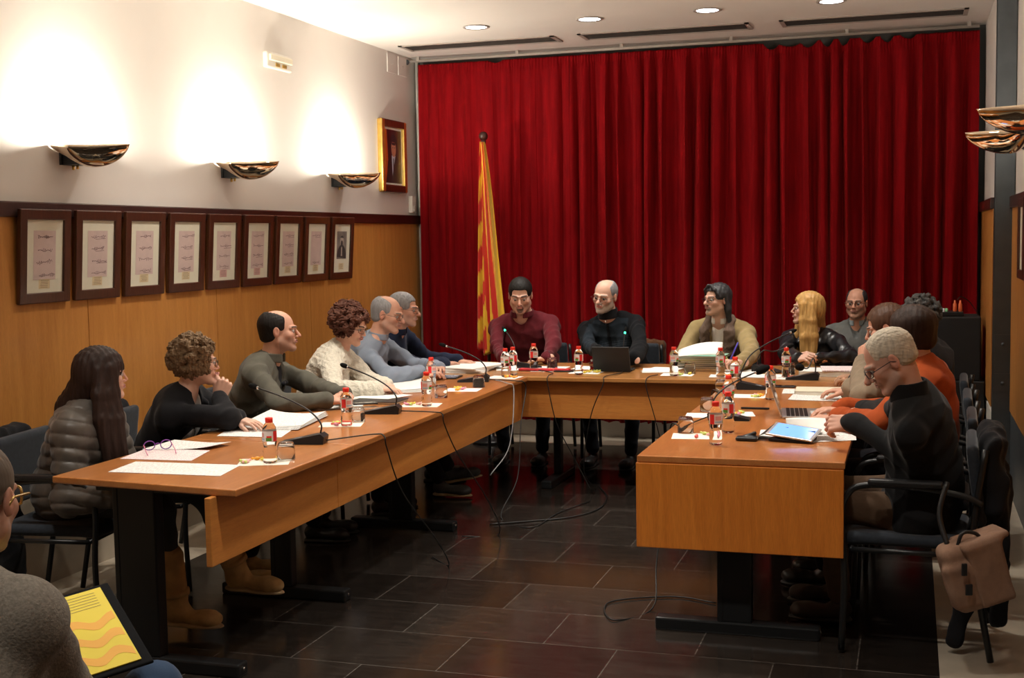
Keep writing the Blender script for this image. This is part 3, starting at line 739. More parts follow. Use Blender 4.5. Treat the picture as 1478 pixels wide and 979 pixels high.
# ---- ceiling air vents
vd = [(-3.75, -2.52, 'left ceiling air slot nearest the white wall, above curtain'), (-2.34, -1.10, 'middle ceiling air slot, above the curtain centre'), (-.89, .355, 'right ceiling air slot, nearest the steel column')]
for x0, x1, n in vd:
    t = thing('air_vent', n, 'vent', ((x0+x1)/2, 9.21, ZC), group='linear air slots in the ceiling'); w = (x1-x0)/2
    MB().box((-w, -.14, -.008), (w, -.115, 0)).box((-w, .115, -.008), (w, .14, 0)).box((-w, -.14, -.008), (-w+.03, .14, 0)).box((w-.03, -.14, -.008), (w, .14, 0)).build('vent_frame', M['vent_frame'], t)
    mb = MB()
    for k in range(7):
        y = -.10+k*.032; mb.box((-w+.03, y, -.006), (w-.03, y+.006, -.001))
    mb.box((-w+.03, -.115, -.001), (w-.03, .115, -.0005))
    mb.build('slats', M['vent_dark'], t)
# ---- curtain rail and curtains
t = thing('curtain_rail', 'long pale metal curtain rail along the ceiling above red curtain', 'curtain rail', (-1.72, 9.66, 3.055))
MB().tube([(-2.17, 0, 0), (2.17, 0, 0)], .012, 8).build('rail', M['vent_frame'], t)
for k in range(6):
    x = -2.1+k*.84; MB().box((x-.012, -.012, 0), (x+.012, .012, .034)).build('rail_bracket', M['vent_frame'], t)
MB().sphere((-2.2, 0, -.005), .022, 10, 8).build('finial', M['steel_dark'], t)
def curtain(name, label, x0, x1, pleats, amp, seed, droops=()):
    rnd = random.Random(seed); n = 1400 if x1-x0 > 2.5 else 900; zs = [3.035, 3.02, 3.0, 2.985, 2.965, 2.93, 2.88, 2.8, 2.65, 2.4, 2.1, 1.8, 1.5, 1.2, .9, .6, .35, .14]
    # irregular pleat phase
    ks = [0.0]
    while ks[-1] < pleats: ks.append(ks[-1]+rnd.uniform(.65, 1.45))
    ks = np.array(ks)/ks[-1]; am = np.array([rnd.uniform(.45, 1.25) for _ in ks])
    u = np.linspace(0, 1, n); seg = np.clip(np.searchsorted(ks, u, 'right')-1, 0, len(ks)-2); f = (u-ks[seg])/(ks[seg+1]-ks[seg])
    A = am[seg]*(1-f)+am[np.minimum(seg+1, len(am)-1)]*f
    base = np.cos(2*PI*f); base = np.where(base > 0, np.abs(base)**.6, -np.abs(base)**1.1)
    det = np.sin(2*PI*u*pleats*2.3+seed)*.10
    V = []; F = []
    hdr = np.abs(np.sin(2*PI*u*pleats*3.2))
    for j, z in enumerate(zs):
        t_ = (3.035-z)/2.9; sag = 0
        dr = np.zeros(n)
        for (c, w_, d_) in droops: dr += d_*np.clip(1-((u-c)/w_)**2, 0, 1)
        zz = z-dr*np.clip((z-2.75)/.285, 0, 1)
        gathered = .25 if z > 2.965 else (.5+.5*min(1, (2.965-z)/.45))
        yy = 9.735-amp*A*(base+det*(1+t_))*gathered+ (.006*hdr if z > 2.96 else 0) - .012*math.sin(t_*3)
        xx = x0+(x1-x0)*u+.018*np.sin(2*PI*f*1.0)*gathered*np.sin(t_*2.5+seg*1.7)+.02*t_*np.sin(u*9+seed)*(1-(2*u-1)**8)
        V += list(zip(xx, yy, zz))
    m_ = len(zs)
    for j in range(m_-1):
        for i in range(n-1):
            a = j*n+i; F.append((a, a+n, a+n+1, a+1))
    mb = MB(); mb.add(V, F, 0, True); o = mb.build(name, M['curtain'])
    sm = o.modifiers.new('thickness', 'SOLIDIFY'); sm.thickness = .004
    return tag(o, label, 'curtain')
curtain('red_curtain', 'left red velvet curtain with flat wide pleats behind the flag', -3.85, -2.575, 8, .022, 3, [(.52, .05, .02)])
curtain('red_curtain', 'wide right red velvet curtain in deep folds behind the seated back row', -2.57, .455, 23, .055, 8,
        [(.515, .02, .05), (.56, .03, .035), (.605, .02, .05), (.65, .016, .05), (.69, .015, .05), (.745, .018, .04), (.79, .016, .045), (.84, .018, .03)])
# ---- wall sconces
def bowl(side):
    """half bowl that grows out of a wall bracket; its pointed lip leans into the room"""
    V = []; F = []; nu, nv = 28, 14; ln = .352
    for i in range(nu+1):
        u = i/nu; x = .004+ln*u                       # away from the wall
        hw = .16*max(1e-3, 1-u**1.9)**.85*(.84+.16*math.sin(PI*min(1, u*1.8)))
        dep = .030+.075*math.sin(PI/2*min(1, u/.42))**1.2 if u < .42 else .105*max(0, 1-((u-.42)/.58)**2.0)**.7; dep = max(dep, .002)
        for j in range(nv+1):
            a = PI*j/nv; V.append((side*x, -hw*math.cos(a), -dep*math.sin(a)))
    for i in range(nu):
        for j in range(nv):
            a = i*(nv+1)+j; F.append((a, a+1, a+nv+2, a+nv+1))
    m_ = MB(); m_.add(V, F, 0, True); return m_
def sconce(x, y, side, label, energy):
    t = thing('wall_sconce', label, 'wall lamp', (x, y, 2.085), group='metal bowl wall lamps')
    b = bowl(side).build('bowl', M['brass'], t); b.modifiers.new('thickness', 'SOLIDIFY').thickness = .004
    br = MB().prism([(0, 0), (0, -.09), (.11, -.09)], -.05, .05, M=Matrix.Rotation(PI/2, 4, 'X') @ Matrix.Identity(4))
    if side < 0: br.v = [(-a, b_, c) for a, b_, c in br.v]
    br.box((0, -.06, -.09), (side*.012, .06, .0)).build('bracket', M['black'], t)
    MB().tube([(side*.035, 0, -.112), (side*.035, 0, -.088)], .007, 8).tube([(side*.05, 0.012, -.108), (side*.05, 0.012, -.088)], .006, 8).build('fixing_screw', M['gold'], t)
    MB().tube([(side*.15, -.045, -.012), (side*.15, .045, -.012)], .008, 10).build('bulb', M['bulb'], t)
    lamp_light('sconce_lamp', 'POINT', (x+side*.15, y, 2.085+.005), energy, (1.0, .91, .76), shadow_soft_size=.03)
SE = 50
sconce(XL, 5.25, 1, 'nearest polished bowl wall lamp on left wall, above the first framed documents', SE)
sconce(XL, 6.75, 1, 'middle polished bowl wall lamp on the left wall', SE)
sconce(XL, 8.25, 1, 'polished bowl wall lamp on left wall beside the gilt framed portrait', SE)
sconce(XR, 6.63, -1, 'lower looking farther polished bowl wall lamp on the right wall', SE*.45)
sconce(XR, 5.38, -1, 'nearer polished bowl wall lamp on right wall, cut by the picture edge', SE*.45)
# ---- emergency light, switch plates, thermostat
t = thing('emergency_light', 'small white emergency light box high on the left wall', 'emergency light', (XL, 7.41, 2.765))
MB().box((0, -.17, -.05), (.035, .17, .05), bev=.01).build('housing', M['white_plastic'], t)
MB().box((.035, -.15, -.005), (.052, .15, .035), bev=.006).build('diffuser', mat('frosted_lens', (.8, .76, .62), .3), t)
for y in (-.06, .03): MB().box((.035, y, -.035), (.042, y+.05, -.015)).build('indicator', M['gold'], t)
for y, n in ((9.33, 'square white cover plate high on left wall near corner'), (9.55, 'second square white cover plate, right beside the curtain rail end')):
    t = thing('cover_plate', n, 'wall plate', (XL, y, 3.0), group='white cover plates near the ceiling')
    MB().box((0, -.085, -.075), (.008, .085, .075), bev=.003).build('plate', M['wall'], t)
    MB().sphere((.009, 0, 0), (.003, .006, .006)).build('screw', M['vent_frame'], t)
t = thing('thermostat', 'small white wall thermostat box above the dark rail by curtain', 'thermostat', (XL, 9.67, 1.90))
MB().box((0, -.045, -.07), (.035, .045, .07), bev=.008).build('housing', M['white_plastic'], t)
MB().lathe([(.0, .008), (.026, .008), (.028, 0)], 16, cap0=False, M=Matrix.Translation((.035, 0, -.04)) @ Matrix.Rotation(PI/2, 4, 'Y')).build('dial', M['vent_frame'], t)
t = thing('wall_cable_box', 'small beige box with a cord high on the right wall by the column', 'cable box', (XR, 7.2, 2.95), rz=PI)
MB().box((0, -.06, -.06), (.045, .06, .06), bev=.012).build('housing', mat('beige_plastic', (.62, .42, .28), .5), t)
MB().tube(bez([(.02, 0, -.06), (.022, .03, -.4), (.015, .0, -.8), (.02, .06, -1.12)], 8), .004, 6).build('cord', mat('pale_cord', (.6, .5, .38), .5), t)
# ---- framed signature sheets on the left wall
def ribbon(m_, pts, w, x, mi):
    for a, b in zip(pts[:-1], pts[1:]):
        d = Vector((0, b[0]-a[0], b[1]-a[1]))
        if d.length < 1e-6: continue
        n = Vector((0, -d.z, d.y)).normalized()*w
        m_.add([(x, a[0]+n.y, a[1]+n.z), (x, b[0]+n.y, b[1]+n.z), (x, b[0]-n.y, b[1]-n.z), (x, a[0]-n.y, a[1]-n.z)], [(0, 1, 2, 3)], mi)
M['matboard'] = mat('cream_mat_board', (.70, .68, .55), .8, noise=(30, .02))
M['pink_sheet'] = mat('aged_pink_sheet', (.60, .47, .44), .85, noise=(20, .05))
M['ink'] = mat('brown_ink', (.10, .04, .05), .7)
M['caption'] = mat('caption_card', (.66, .55, .34), .7); M['caption_pink'] = mat('pink_caption_card', (.60, .38, .34), .7)
def frame_doc(y0, y1, label, seed, cap='caption', portrait=False, nsig=4):
    rnd = random.Random(seed); W = y1-y0; Hh = .44
    t = thing('picture_frame', label, 'picture', (XL+.019, (y0+y1)/2, 1.34), group='framed sheets in a row on the panelling')
    t.rotation_euler = (0, math.radians(4.0), 0)     # hangs with the top leaning out
    hw = W/2; f = MB(); fw = .05
    f.box((0, -hw, 0), (.022, -hw+fw, Hh), bev=.005).box((0, hw-fw, 0), (.022, hw, Hh), bev=.005).box((0, -hw+.001, 0), (.0215, hw-.001, fw), bev=.005).box((0, -hw+.001, Hh-fw), (.0215, hw-.001, Hh), bev=.005)
    f.build('frame', M['frame_wood'], t)
    MB().box((.004, -hw+fw-.002, fw-.002), (.010, hw-fw+.002, Hh-fw+.002)).build('mat_board', M['matboard'], t)
    iw = W-2*fw
    s = MB(); a, b = -iw*.30, iw*.30; z0, z1 = Hh-fw-.065-(.215 if not portrait else .18), Hh-fw-.05
    if not portrait:
        s.add([(.0108, a, z0), (.0108, b, z0), (.0108, b, z1), (.0108, a, z1)], [(0, 1, 2, 3)], 0)
        for k in range(nsig):
            zc = z1-.03-k*(z1-z0-.05)/max(1, nsig-1) if nsig > 1 else (z0+z1)/2; y = a+.02+rnd.uniform(0, .02); pts = []
            Lw = (b-a)*rnd.uniform(.62, .85); n = 46; fr_ = rnd.uniform(7, 12); ph = rnd.uniform(0, 6); sl = rnd.uniform(-.02, .05)
            for i in range(n):
                u = i/n; h_ = .007*(1+1.2*math.sin(u*11+ph))*(1.4 if rnd.random() < .12 else 1)
                pts.append((y+Lw*u+.004*math.sin(fr_*6*u), zc+sl*Lw*u+h_*math.sin(fr_*6.28*u+ph)*.6))
            ribbon(s, pts, .0011, .0112, 1)
            if rnd.random() < .5: ribbon(s, [(y+Lw*.3, zc-.012), (y+Lw, zc-.009)], .0009, .0112, 1)
        s.build('signature_sheet', [M['pink_sheet'], M['ink']], t)
    else:
        M['sepia'] = mat('sepia_background', (.20, .18, .16), .6, noise=(14, .35)); M['sepia_l'] = mat('sepia_face', (.42, .36, .31), .6, noise=(40, .2)); M['sepia_d'] = mat('sepia_dark', (.05, .045, .045), .6)
        s.add([(.0108, a, z0), (.0108, b, z0), (.0108, b, z1), (.0108, a, z1)], [(0, 1, 2, 3)], 0)
        def blob(c, r, mi, x, n=20, f0=0, f1=2*PI): s.add([(x, c[0]+r[0]*math.cos(f0+(f1-f0)*i/n), c[1]+r[1]*math.sin(f0+(f1-f0)*i/n)) for i in range(n)], [tuple(range(n))], mi)
        blob((0, z0+.001), (b*.95, .1), 2, .0110, 24, 0, PI); blob((0, z0+.125), (.028, .036), 1, .0112); blob((0, z0+.143), (.026, .022), 2, .0113, 20, .2, PI-.2); blob((0, z0+.108), (.017, .024), 2, .0114)
        blob((0, z0+.123), (.006, .003), 2, .0115); s.add([(.0113, -.012, z0+.02), (.0113, .012, z0+.02), (.0113, .006, z0+.09), (.0113, -.006, z0+.09)], [(0, 1, 2, 3)], 1)
        s.build('old_photograph', [M['sepia'], M['sepia_l'], M['sepia_d']], t)
    c = MB(); cz = fw+.018; c.add([(.0108, -.04, cz), (.0108, .04, cz), (.0108, .04, cz+.045), (.0108, -.04, cz+.045)], [(0, 1, 2, 3)], 0)
    for k in range(5): ribbon(c, [(-.033+rnd.uniform(0, .012), cz+.007+k*.0078), (.033-rnd.uniform(0, .012), cz+.007+k*.0078)], .0008, .0111, 1)
    c.build('caption_plate', [M[cap], M['ink']], t)
fl = ['nearest framed signature sheet on panelling, at the far left of the row', 'second framed signature sheet from the left, in the darkest frame', 'third framed signature sheet from the left',
      'fourth framed signature sheet from the left, with heavy ink signatures', 'fifth framed signature sheet, with a pink caption card, middle of the row', 'sixth framed signature sheet from the left, with a pink caption card',
      'seventh framed signature sheet from the left', 'eighth framed sheet from the left, holding only two signatures', 'framed old photograph of a bearded man, last of the wall row']
for k in range(9):
    frame_doc(4.81+k*.4055, 5.175+k*.4055, fl[k], 50+k, 'caption_pink' if k in (4, 5) else 'caption', k == 8, 2 if k == 7 else 4)
# the farther wall also has frames: three show on the right wall, edge on
for k in range(2):
    y = 7.35-k*.42
    t = thing('picture_frame', ['framed sheet on right wall beside the steel column', 'framed sheet on right wall, nearer the picture edge'][k], 'picture', (XR-.019, y, 1.34), rz=PI, group='framed sheets on the right wall')
    hw = .185; Hh = .44; fw = .05; f = MB()
    f.box((0, -hw, 0), (.022, -hw+fw, Hh), bev=.005).box((0, hw-fw, 0), (.022, hw, Hh), bev=.005).box((0, -hw+.001, 0), (.0215, hw-.001, fw), bev=.005).box((0, -hw+.001, Hh-fw), (.0215, hw-.001, Hh), bev=.005)
    f.build('frame', M['frame_wood'], t)
    MB().box((.004, -hw+fw-.002, fw-.002), (.010, hw-fw+.002, Hh-fw+.002)).build('mat_board', M['matboard'], t)
# ---- gilt framed portrait
t = thing('portrait_frame', 'gilt framed colour portrait of a man in a dark suit, above the rail', 'picture', (XL, 9.27, 1.985), rz=0)
hw, Hh, fw = .25, .565, .06; f = MB()
for y in (-hw, hw-fw): MB().box((0, y, 0), (.045, y+fw, Hh), bev=.012).build('side_moulding', M['gold'], t)
for z in (0, Hh-fw): MB().box((0, -hw+.005, z), (.044, hw-.005, z+fw), bev=.01).build('end_moulding', M['frame_wood'], t)
p = MB()
def pq(pts, mi, x): p.add([(x, a, b) for a, b in pts], [tuple(range(len(pts)))], mi)
def el(c, r, mi, x, n=28, f0=0, f1=2*PI): pq([(c[0]+r[0]*math.cos(f0+(f1-f0)*i/n), c[1]+r[1]*math.sin(f0+(f1-f0)*i/n)) for i in range(n)], mi, x)
pq([(-.19, .06), (.19, .06), (.19, .505), (-.19, .505)], 0, .020)
pq([(-.178, .075), (.178, .075), (.178, .49), (-.178, .49)], 1, .0205)
pq([(-.178, .075), (-.14, .075), (-.09, .24), (-.11, .49), (-.178, .49)], 2, .021); pq([(-.165, .1), (-.135, .2), (-.13, .49), (-.15, .49)], 3, .0212)
pq([(-.13, .075), (.178, .075), (.16, .23), (.07, .29), (-.03, .29), (-.10, .24)], 4, .0214)
pq([(-.012, .13), (.055, .29), (-.02, .29)], 5, .0216); pq([(.006, .14), (.025, .14), (.022, .27), (.006, .27)], 4, .0218)
el((.02, .345), (.048, .065), 6, .0220); el((.02, .40), (.066, .055), 4, .0222, 28, -.15, PI+.15); pq([(-.045, .395), (-.028, .395), (-.03, .33), (-.047, .345)], 4, .0223); pq([(.085, .395), (.068, .395), (.070, .33), (.087, .345)], 4, .0223)
pq([(-.02, .392), (.06, .392), (.05, .37), (-.01, .372)], 4, .0223)
for y in (.002, .040): el((y, .352), (.011, .0035), 4, .0224, 12)
el((.02, .312), (.014, .003), 2, .0224, 12)
p.build('portrait_picture', [M['paper'], mat('portrait_ground', (.05, .012, .02), .4), mat('portrait_flag', (.55, .09, .02), .4), mat('portrait_flag_yellow', (.65, .25, .02), .4), mat('portrait_suit', (.014, .010, .022), .4), mat('portrait_shirt', (.45, .5, .65), .4), mat('portrait_skin', (.45, .20, .13), .4)], t)
# ---- lighting: downlights over the room (those behind the camera too)
LC = (1.0, .84, .64)
for (x, y) in cl: lamp_light('downlight_lamp', 'SPOT', (x, y, ZC-.02), 90, (1.0, .94, .85), spot_size=math.radians(95), spot_blend=.9, shadow_soft_size=.07)
for y in (5.9, 3.4, .9):
    for (x, _) in cl: lamp_light('downlight_lamp', 'SPOT', (x, y, ZC-.02), (105 if y > 5 else 80) if y > 1 else 30, (1.0, .93, .83), spot_size=math.radians(105), spot_blend=.8, shadow_soft_size=.07)
w_ = bpy.data.worlds.new('room_dark'); SC.world = w_; w_.use_nodes = True; w_.node_tree.nodes['Background'].inputs[0].default_value = (1.0, .93, .85, 1); w_.node_tree.nodes['Background'].inputs[1].default_value = .045
SC.view_settings.view_transform = 'Standard'; SC.view_settings.look = 'None'; SC.view_settings.gamma = 1.0; SC.view_settings.exposure = 0.12; SC.view_settings.use_curve_mapping = False
# ------------------------------------------------------------------ tables
TZ = .74; TT = .027
def top(name_parent, poly, mt):
    bm = bmesh.new(); vs = [bm.verts.new((x, y, TZ-TT)) for x, y in poly]; f = bm.faces.new(vs)
    r = bmesh.ops.extrude_face_region(bm, geom=[f]); bmesh.ops.translate(bm, verts=[v for v in r['geom'] if isinstance(v, bmesh.types.BMVert)], vec=(0, 0, TT))
    bmesh.ops.recalc_face_normals(bm, faces=bm.faces)
    bmesh.ops.bevel(bm, geom=[e for e in bm.edges if abs(e.verts[0].co.z-e.verts[1].co.z) < 1e-4], offset=.006, segments=3, affect='EDGES', profile=.6)
    me = bpy.data.meshes.new('table_top'); bm.to_mesh(me); bm.free(); return linkmesh('table_top', me, mt, name_parent)
def tleg(t, x, y, w, foot, along='x', px=0.0, wide=.14, thick=.06):
    """T foot: upright post, floor beam with end caps, top bracket"""
    mb = MB()
    if along == 'x':
        mb.box((x+px-wide/2, y-thick/2, .05), (x+px+wide/2, y+thick/2, .70), bev=.006).box((x+px-wide/2-.012, y-thick/2-.002, .05), (x+px-wide/2+.012, y+thick/2+.004, .70), bev=.004)
        o = mb.build('leg', M['black_metal'], t)
        MB().box((x-foot/2, y-.035, .0), (x+foot/2, y+.035, .052), bev=.008).build('foot_beam', M['black_metal'], o)
        MB().box((x-foot*.42, y-.028, .68), (x+foot*.42, y+.028, .712)).build('top_bracket', M['black_metal'], o)
        for q in (-1, 1): MB().lathe([(.006, 0), (.006, .004)], 8, M=TR(x+q*(foot/2+.0), y-.0, .03) @ Matrix.Rotation(q*PI/2, 4, 'Y')).build('end_bolt', M['chrome'], o)
    else:
        mb.box((x-thick/2, y-wide/2, .05), (x+thick/2, y+wide/2, .70), bev=.006); o = mb.build('leg', M['black_metal'], t)
        MB().box((x-.035, y-foot/2, 0), (x+.035, y+foot/2, .052), bev=.008).build('foot_beam', M['black_metal'], o); MB().box((x-.028, y-foot*.42, .68), (x+.028, y+foot*.42, .712)).build('top_bracket', M['black_metal'], o)
LX0, LX1 = -3.08, -2.255
t = thing('desk', 'near left wooden desk with cut corner end and thick black upright leg', 'table', (0, 0, 0), group='wooden desks set in a U')
top(t, [(LX0, 3.955), (LX1, 3.87), (LX1, 4.868), (LX0, 4.868)], M['desk_top'])
MB().box((-2.362, 3.84, .465), (-2.338, 4.866, .712), bev=.003).build('front_panel', M['desk_panel'], t)
tleg(t, -2.67, 4.05, 0, .64, px=-.10, wide=.17)
t = thing('desk', 'long left wooden desk under the four nearest the flag corner, hung with mic cables', 'table', (0, 0, 0), group='wooden desks set in a U')
top(t, [(LX0, 4.872), (LX1, 4.872), (LX1-.035, 7.527), (LX0, 7.527)], M['desk_top'])
MB().box((-2.362, 4.87, .465), (-2.338, 7.56, .712), bev=.003).build('front_panel', M['desk_panel'], t)
tleg(t, -2.70, 5.05, 0, .62, wide=.09); tleg(t, -2.70, 6.45, 0, .62, wide=.13)
t = thing('desk', 'wooden head desk across the far end in front of red curtain', 'table', (0, 0, 0), group='wooden desks set in a U')
top(t, [(LX0, 7.533), (-.235, 7.533), (-.235, 8.44), (LX0, 8.44)], M['desk_top_x'])
MB().box((-2.36, 7.60, .475), (-1.00, 7.624, .712), bev=.003).build('front_panel', M['desk_panel'], t)
tleg(t, -2.22, 7.98, 0, .60, 'y', wide=.07, thick=.05); tleg(t, -.95, 7.98, 0, .60, 'y', wide=.07, thick=.05)
t = thing('desk', 'right wooden desk with deep front panel facing the camera', 'table', (0, 0, 0), group='wooden desks set in a U')
top(t, [(-1.03, 4.86), (-.232, 4.86), (-.232, 7.527), (-1.03, 7.527)], M['desk_top'])
MB().box((-1.034, 4.855, .372), (-.236, 4.880, .7115), bev=.003).build('front_panel', M['desk_end'], t)
MB().box((-.99, 4.9, .475), (-.968, 7.5, .712), bev=.003).build('side_panel', M['desk_panel'], t)
tleg(t, -.66, 5.02, 0, .655, wide=.125, px=.0); tleg(t, -.66, 6.9, 0, .62, wide=.1)
# ------------------------------------------------------------------ chairs
def make_chair(label):
    """faces local +y, origin on the floor under the seat"""
    t = thing('conference_chair', label, 'chair', (0, 0, 0), group='black framed chairs round the desks')
    s = S(); s.box((0, 0, .440), (.235, .225, .024), None, .022, .01); s.ell((0, .20, .436), (.22, .06, .026), None, .03)
    sdfobj('seat', s, .010, M['chair_fab'], t)
    b = S(); b.box((0, -.245, .66), (.22, .022, .155), Matrix.Rotation(-.12, 3, 'X') and np.array(Matrix.Rotation(.12, 3, 'X')), .02, .01)
    sdfobj('backrest', b, .010, M['chair_fab'], t)
    for q in (-1, 1):
        x = q*.262
        MB().tube(bez([(x, .235, .012), (x, .225, .30), (x, .235, .52), (x, .215, .615), (x, .15, .655), (x, -.02, .655), (x, -.20, .63), (x, -.265, .60)], 6), .0125, 8).build('arm_frame', M['black_metal'], t)
        MB().box((x-.022, -.13, .655), (x+.022, .14, .682), bev=.01).build('armrest', M['black'], t)
        MB().tube(bez([(x*.96, -.30, .012), (x*.96, -.25, .30), (x*.96, -.235, .50), (x*.86, -.275, .80)], 6), .0125, 8).build('leg', M['black_metal'], t)
    MB().tube([(-.255, .20, .405), (.255, .20, .405)], .010, 8).tube([(-.255, -.22, .405), (.255, -.22, .405)], .010, 8).tube([(-.255, -.22, .405), (-.255, .20, .405)], .010, 8).tube([(.255, -.22, .405), (.255, .20, .405)], .010, 8).build('seat_frame', M['black_metal'], t)
    return t
CH0 = make_chair('black framed chair under the long haired woman in the puffer jacket')
CH0.location = (-3.40, 4.50, 0); CH0.rotation_euler = (0, 0, math.radians(-90+8))
def chair(x, y, az, label): return dup(CH0, (x, y, 0), math.radians(az-90), label)
# ------------------------------------------------------------------ small things on the desks
def bottle_proto():
    t = thing('water_bottle', 'x', 'bottle', (0, 0, 0), group='small water bottles with red caps on the desks')
    pr = [(.001, .002), (.020, .0), (.026, .004), (.0275, .012), (.0255, .022), (.0275, .030), (.0255, .040), (.0275, .048), (.0235, .058), (.0235, .064), (.0270, .078), (.028, .090), (.028, .128), (.026, .140), (.019, .154), (.0125, .162), (.0115, .166), (.0115, .172), (.001, .172)]
    MB().lathe(pr, 24, cap0=False, cap1=False).build('bottle_body', M['pet'], t)
    c = MB().lathe([(.0145, .160), (.0150, .1605), (.0150, .178), (.0138, .1795), (.001, .1797)], 24, cap0=False, cap1=False)
    c.build('cap', M['red_cap'], t)
    l = MB(); n = 32; r = .0286
    def band(a0, a1, z0, z1, mi, dr=0.0):
        k = max(2, int((a1-a0)/(2*PI)*n)); vs = []
        for i in range(k+1):
            a = a0+(a1-a0)*i/k
            for z in (z0, z1): vs.append(((r+dr)*math.cos(a), (r+dr)*math.sin(a), z))
        l.add(vs, [(2*i, 2*i+2, 2*i+3, 2*i+1) for i in range(k)], mi, True)
    band(0, 2*PI, .088, .128, 0)
    for q in (0, PI):
        band(q, q+.75, .088, .128, 1, .0003); band(q+.85, q+1.9, .094, .100, 2, .0003); band(q+.9, q+1.8, .104, .121, 3, .0003); band(q+2.1, q+2.9, .090, .103, 4, .0003); band(q+2.2, q+2.9, .103, .110, 1, .0003)
    l.build('label', [M['label_w'], M['label_r'], M['label_b'], M['label_p'], M['label_g']], t)
    return t
BP = bottle_proto()
def glass_proto():
    t = None
    m_ = MB().lathe([(.0345, .0), (.0355, .0015), (.0352, .035), (.0335, .058), (.0295, .068), (.027, .071), (.001, .0715), ], 28, cap0=False, cap1=False)
    m_.lathe([(.0337, .0), (.0333, .035), (.0315, .056), (.028, .063), (.001, .063)][::-1], 28, cap0=False, cap1=False)
    m_.lathe([(.0337, .0), (.0345, .0)], 28, cap0=False, cap1=False)
    o = m_.build('drinking_glass', M['glass']); tag(o, 'x', 'glass', 'upturned drinking glasses on the desks'); return o
GP = glass_proto()
usedB = [0]; usedG = [0]
def bottle(px, py, label, rz=0.0, z=TZ+.0008):
    p = atz(px, py, TZ+.18); loc = (p[0], p[1], z)
    if usedB[0] == 0: usedB[0] = 1; BP.location = loc; BP.rotation_euler = (0, 0, rz); BP['label'] = label; return loc
    dup(BP, loc, rz, label); return loc
def glass(px, py, label, z=TZ+.0008, loc=None):
    p = atz(px, py, TZ) if loc is None else loc; loc = (p[0], p[1]+.02, z)
    if usedG[0] == 0: usedG[0] = 1; GP.location = loc; GP['label'] = label; return
    o = GP.copy(); COL.objects.link(o); o.location = loc; o['label'] = label
bl = [((388, 603), 'red capped water bottle nearest the camera on the left desks', 2.6), ((499, 560), 'water bottle before the bald man in the grey green sweater', 1.2),
      ((615, 537), 'water bottle before the woman in white knit, beside a napkin', .3), ((622, 516), 'water bottle by the hands of the man in the blue shirt', 4.4),
      ((729, 503), 'left of two bottles standing together at the left inner corner', 2.8), ((740, 501), 'right of two bottles standing together at the left inner corner', 5.3),
      ((770, 496), 'water bottle right in front of the man in the maroon sweater', 1.0), ((835, 500), 'water bottle left of the grey tablet case on the head desk', 2.0),
      ((972.6, 501), 'water bottle left of the pile of green folders', 3.3), ((1039.7, 502), 'water bottle in front of the tan blazer man, right of the folders', 2.5),
      ((1061, 515.4), 'water bottle at the inner corner between head desk and right desk', 1.6), ((1051.5, 541.8), 'middle bottle of the three along the inner edge of the right desk', .2),
      ((1051, 565.8), 'small bottle just behind the nearest one on the right desk', 5.0), ((1033, 579.8), 'nearest water bottle on the right desk, by the upturned glass', 3.9),
      ((1112, 528), 'water bottle behind the open laptop', 3.0), ((1135, 502), 'water bottle before the blond woman in the leather jacket', 2.4)]
BL = [bottle(*c, l, rz) for c, l, rz in bl]
gl = [((410, 665), 'upturned glass behind the nearest bottle on the left desks'), ((514, 610), 'upturned glass behind the bottle of the bald man'), ((635, 575), 'upturned glass right of the third bottle on the left desks'),
      ((689.5, 560), 'upturned glass beside the microphone base at the left inner corner'), ((796, 532), 'upturned glass right of the maroon sweater man, near his watch'), ((858, 535), 'upturned glass in front of the grey tablet case'),
      ((995, 540), 'upturned glass in front of the pile of green folders'), ((988.6, 626), 'nearest upturned glass on the inner edge of the right desk'), ((1020, 595), 'second upturned glass along the inner edge of the right desk'),
      ((1041, 567), 'third upturned glass along the inner edge of the right desk'), ((1139, 541), 'upturned glass beside the bottle of the blond woman')]
for c, l in gl: glass(*c, l)
# ---- sheets of paper: four table corners taken one by one, gentle curl
def sheet(corners, label, z=TZ+.0012, mt='print', curl=0.0, th=.0008, name='paper_sheet', cat='paper', group=None, lift=None):
    P = [np.array(c, float)[:2] for c in corners]; c = sum(P)/4; ang = math.atan2(*(P[1]-P[0])[::-1]); n = 8
    o_ = MB(); R_ = np.array([[math.cos(-ang), -math.sin(-ang)], [math.sin(-ang), math.cos(-ang)]])
    Q = [R_ @ (p-c) for p in P]; V = []
    for j in range(n+1):
        for i in range(n+1):
            u, v = i/n, j/n; q = (Q[0]*(1-u)+Q[1]*u)*(1-v)+(Q[3]*(1-u)+Q[2]*u)*v
            h = curl*(abs(2*u-1)**2.5)*(.4+.6*v)
            if lift: h += lift*max(0, (u-.5)*2)**2*1.0
            V.append((q[0], q[1], h))
    top_ = [(a, b, z_+th) for a, b, z_ in V]; N1 = (n+1)**2; F = []
    for j in range(n):
        for i in range(n):
            a = j*(n+1)+i; F.append((a, a+n+1, a+n+2, a+1)); F.append((a+N1, a+1+N1, a+n+2+N1, a+n+1+N1))
    bd = [(i) for i in range(n+1)]+[(j*(n+1)+n) for j in range(1, n+1)]+[n*(n+1)+i for i in range(n-1, -1, -1)]+[j*(n+1) for j in range(n-1, 0, -1)]
    for k in range(len(bd)): a, b = bd[k], bd[(k+1) % len(bd)]; F.append((a, b, b+N1, a+N1))
    o_.add(V+top_, F, 0, False); ob = o_.build(name, M[mt]); ob.location = (c[0], c[1], z); ob.rotation_euler = (0, 0, ang)
    return tag(ob, label, cat, group)
def T4(*pts, z=TZ): return [atz(x, y, z) for x, y in pts]
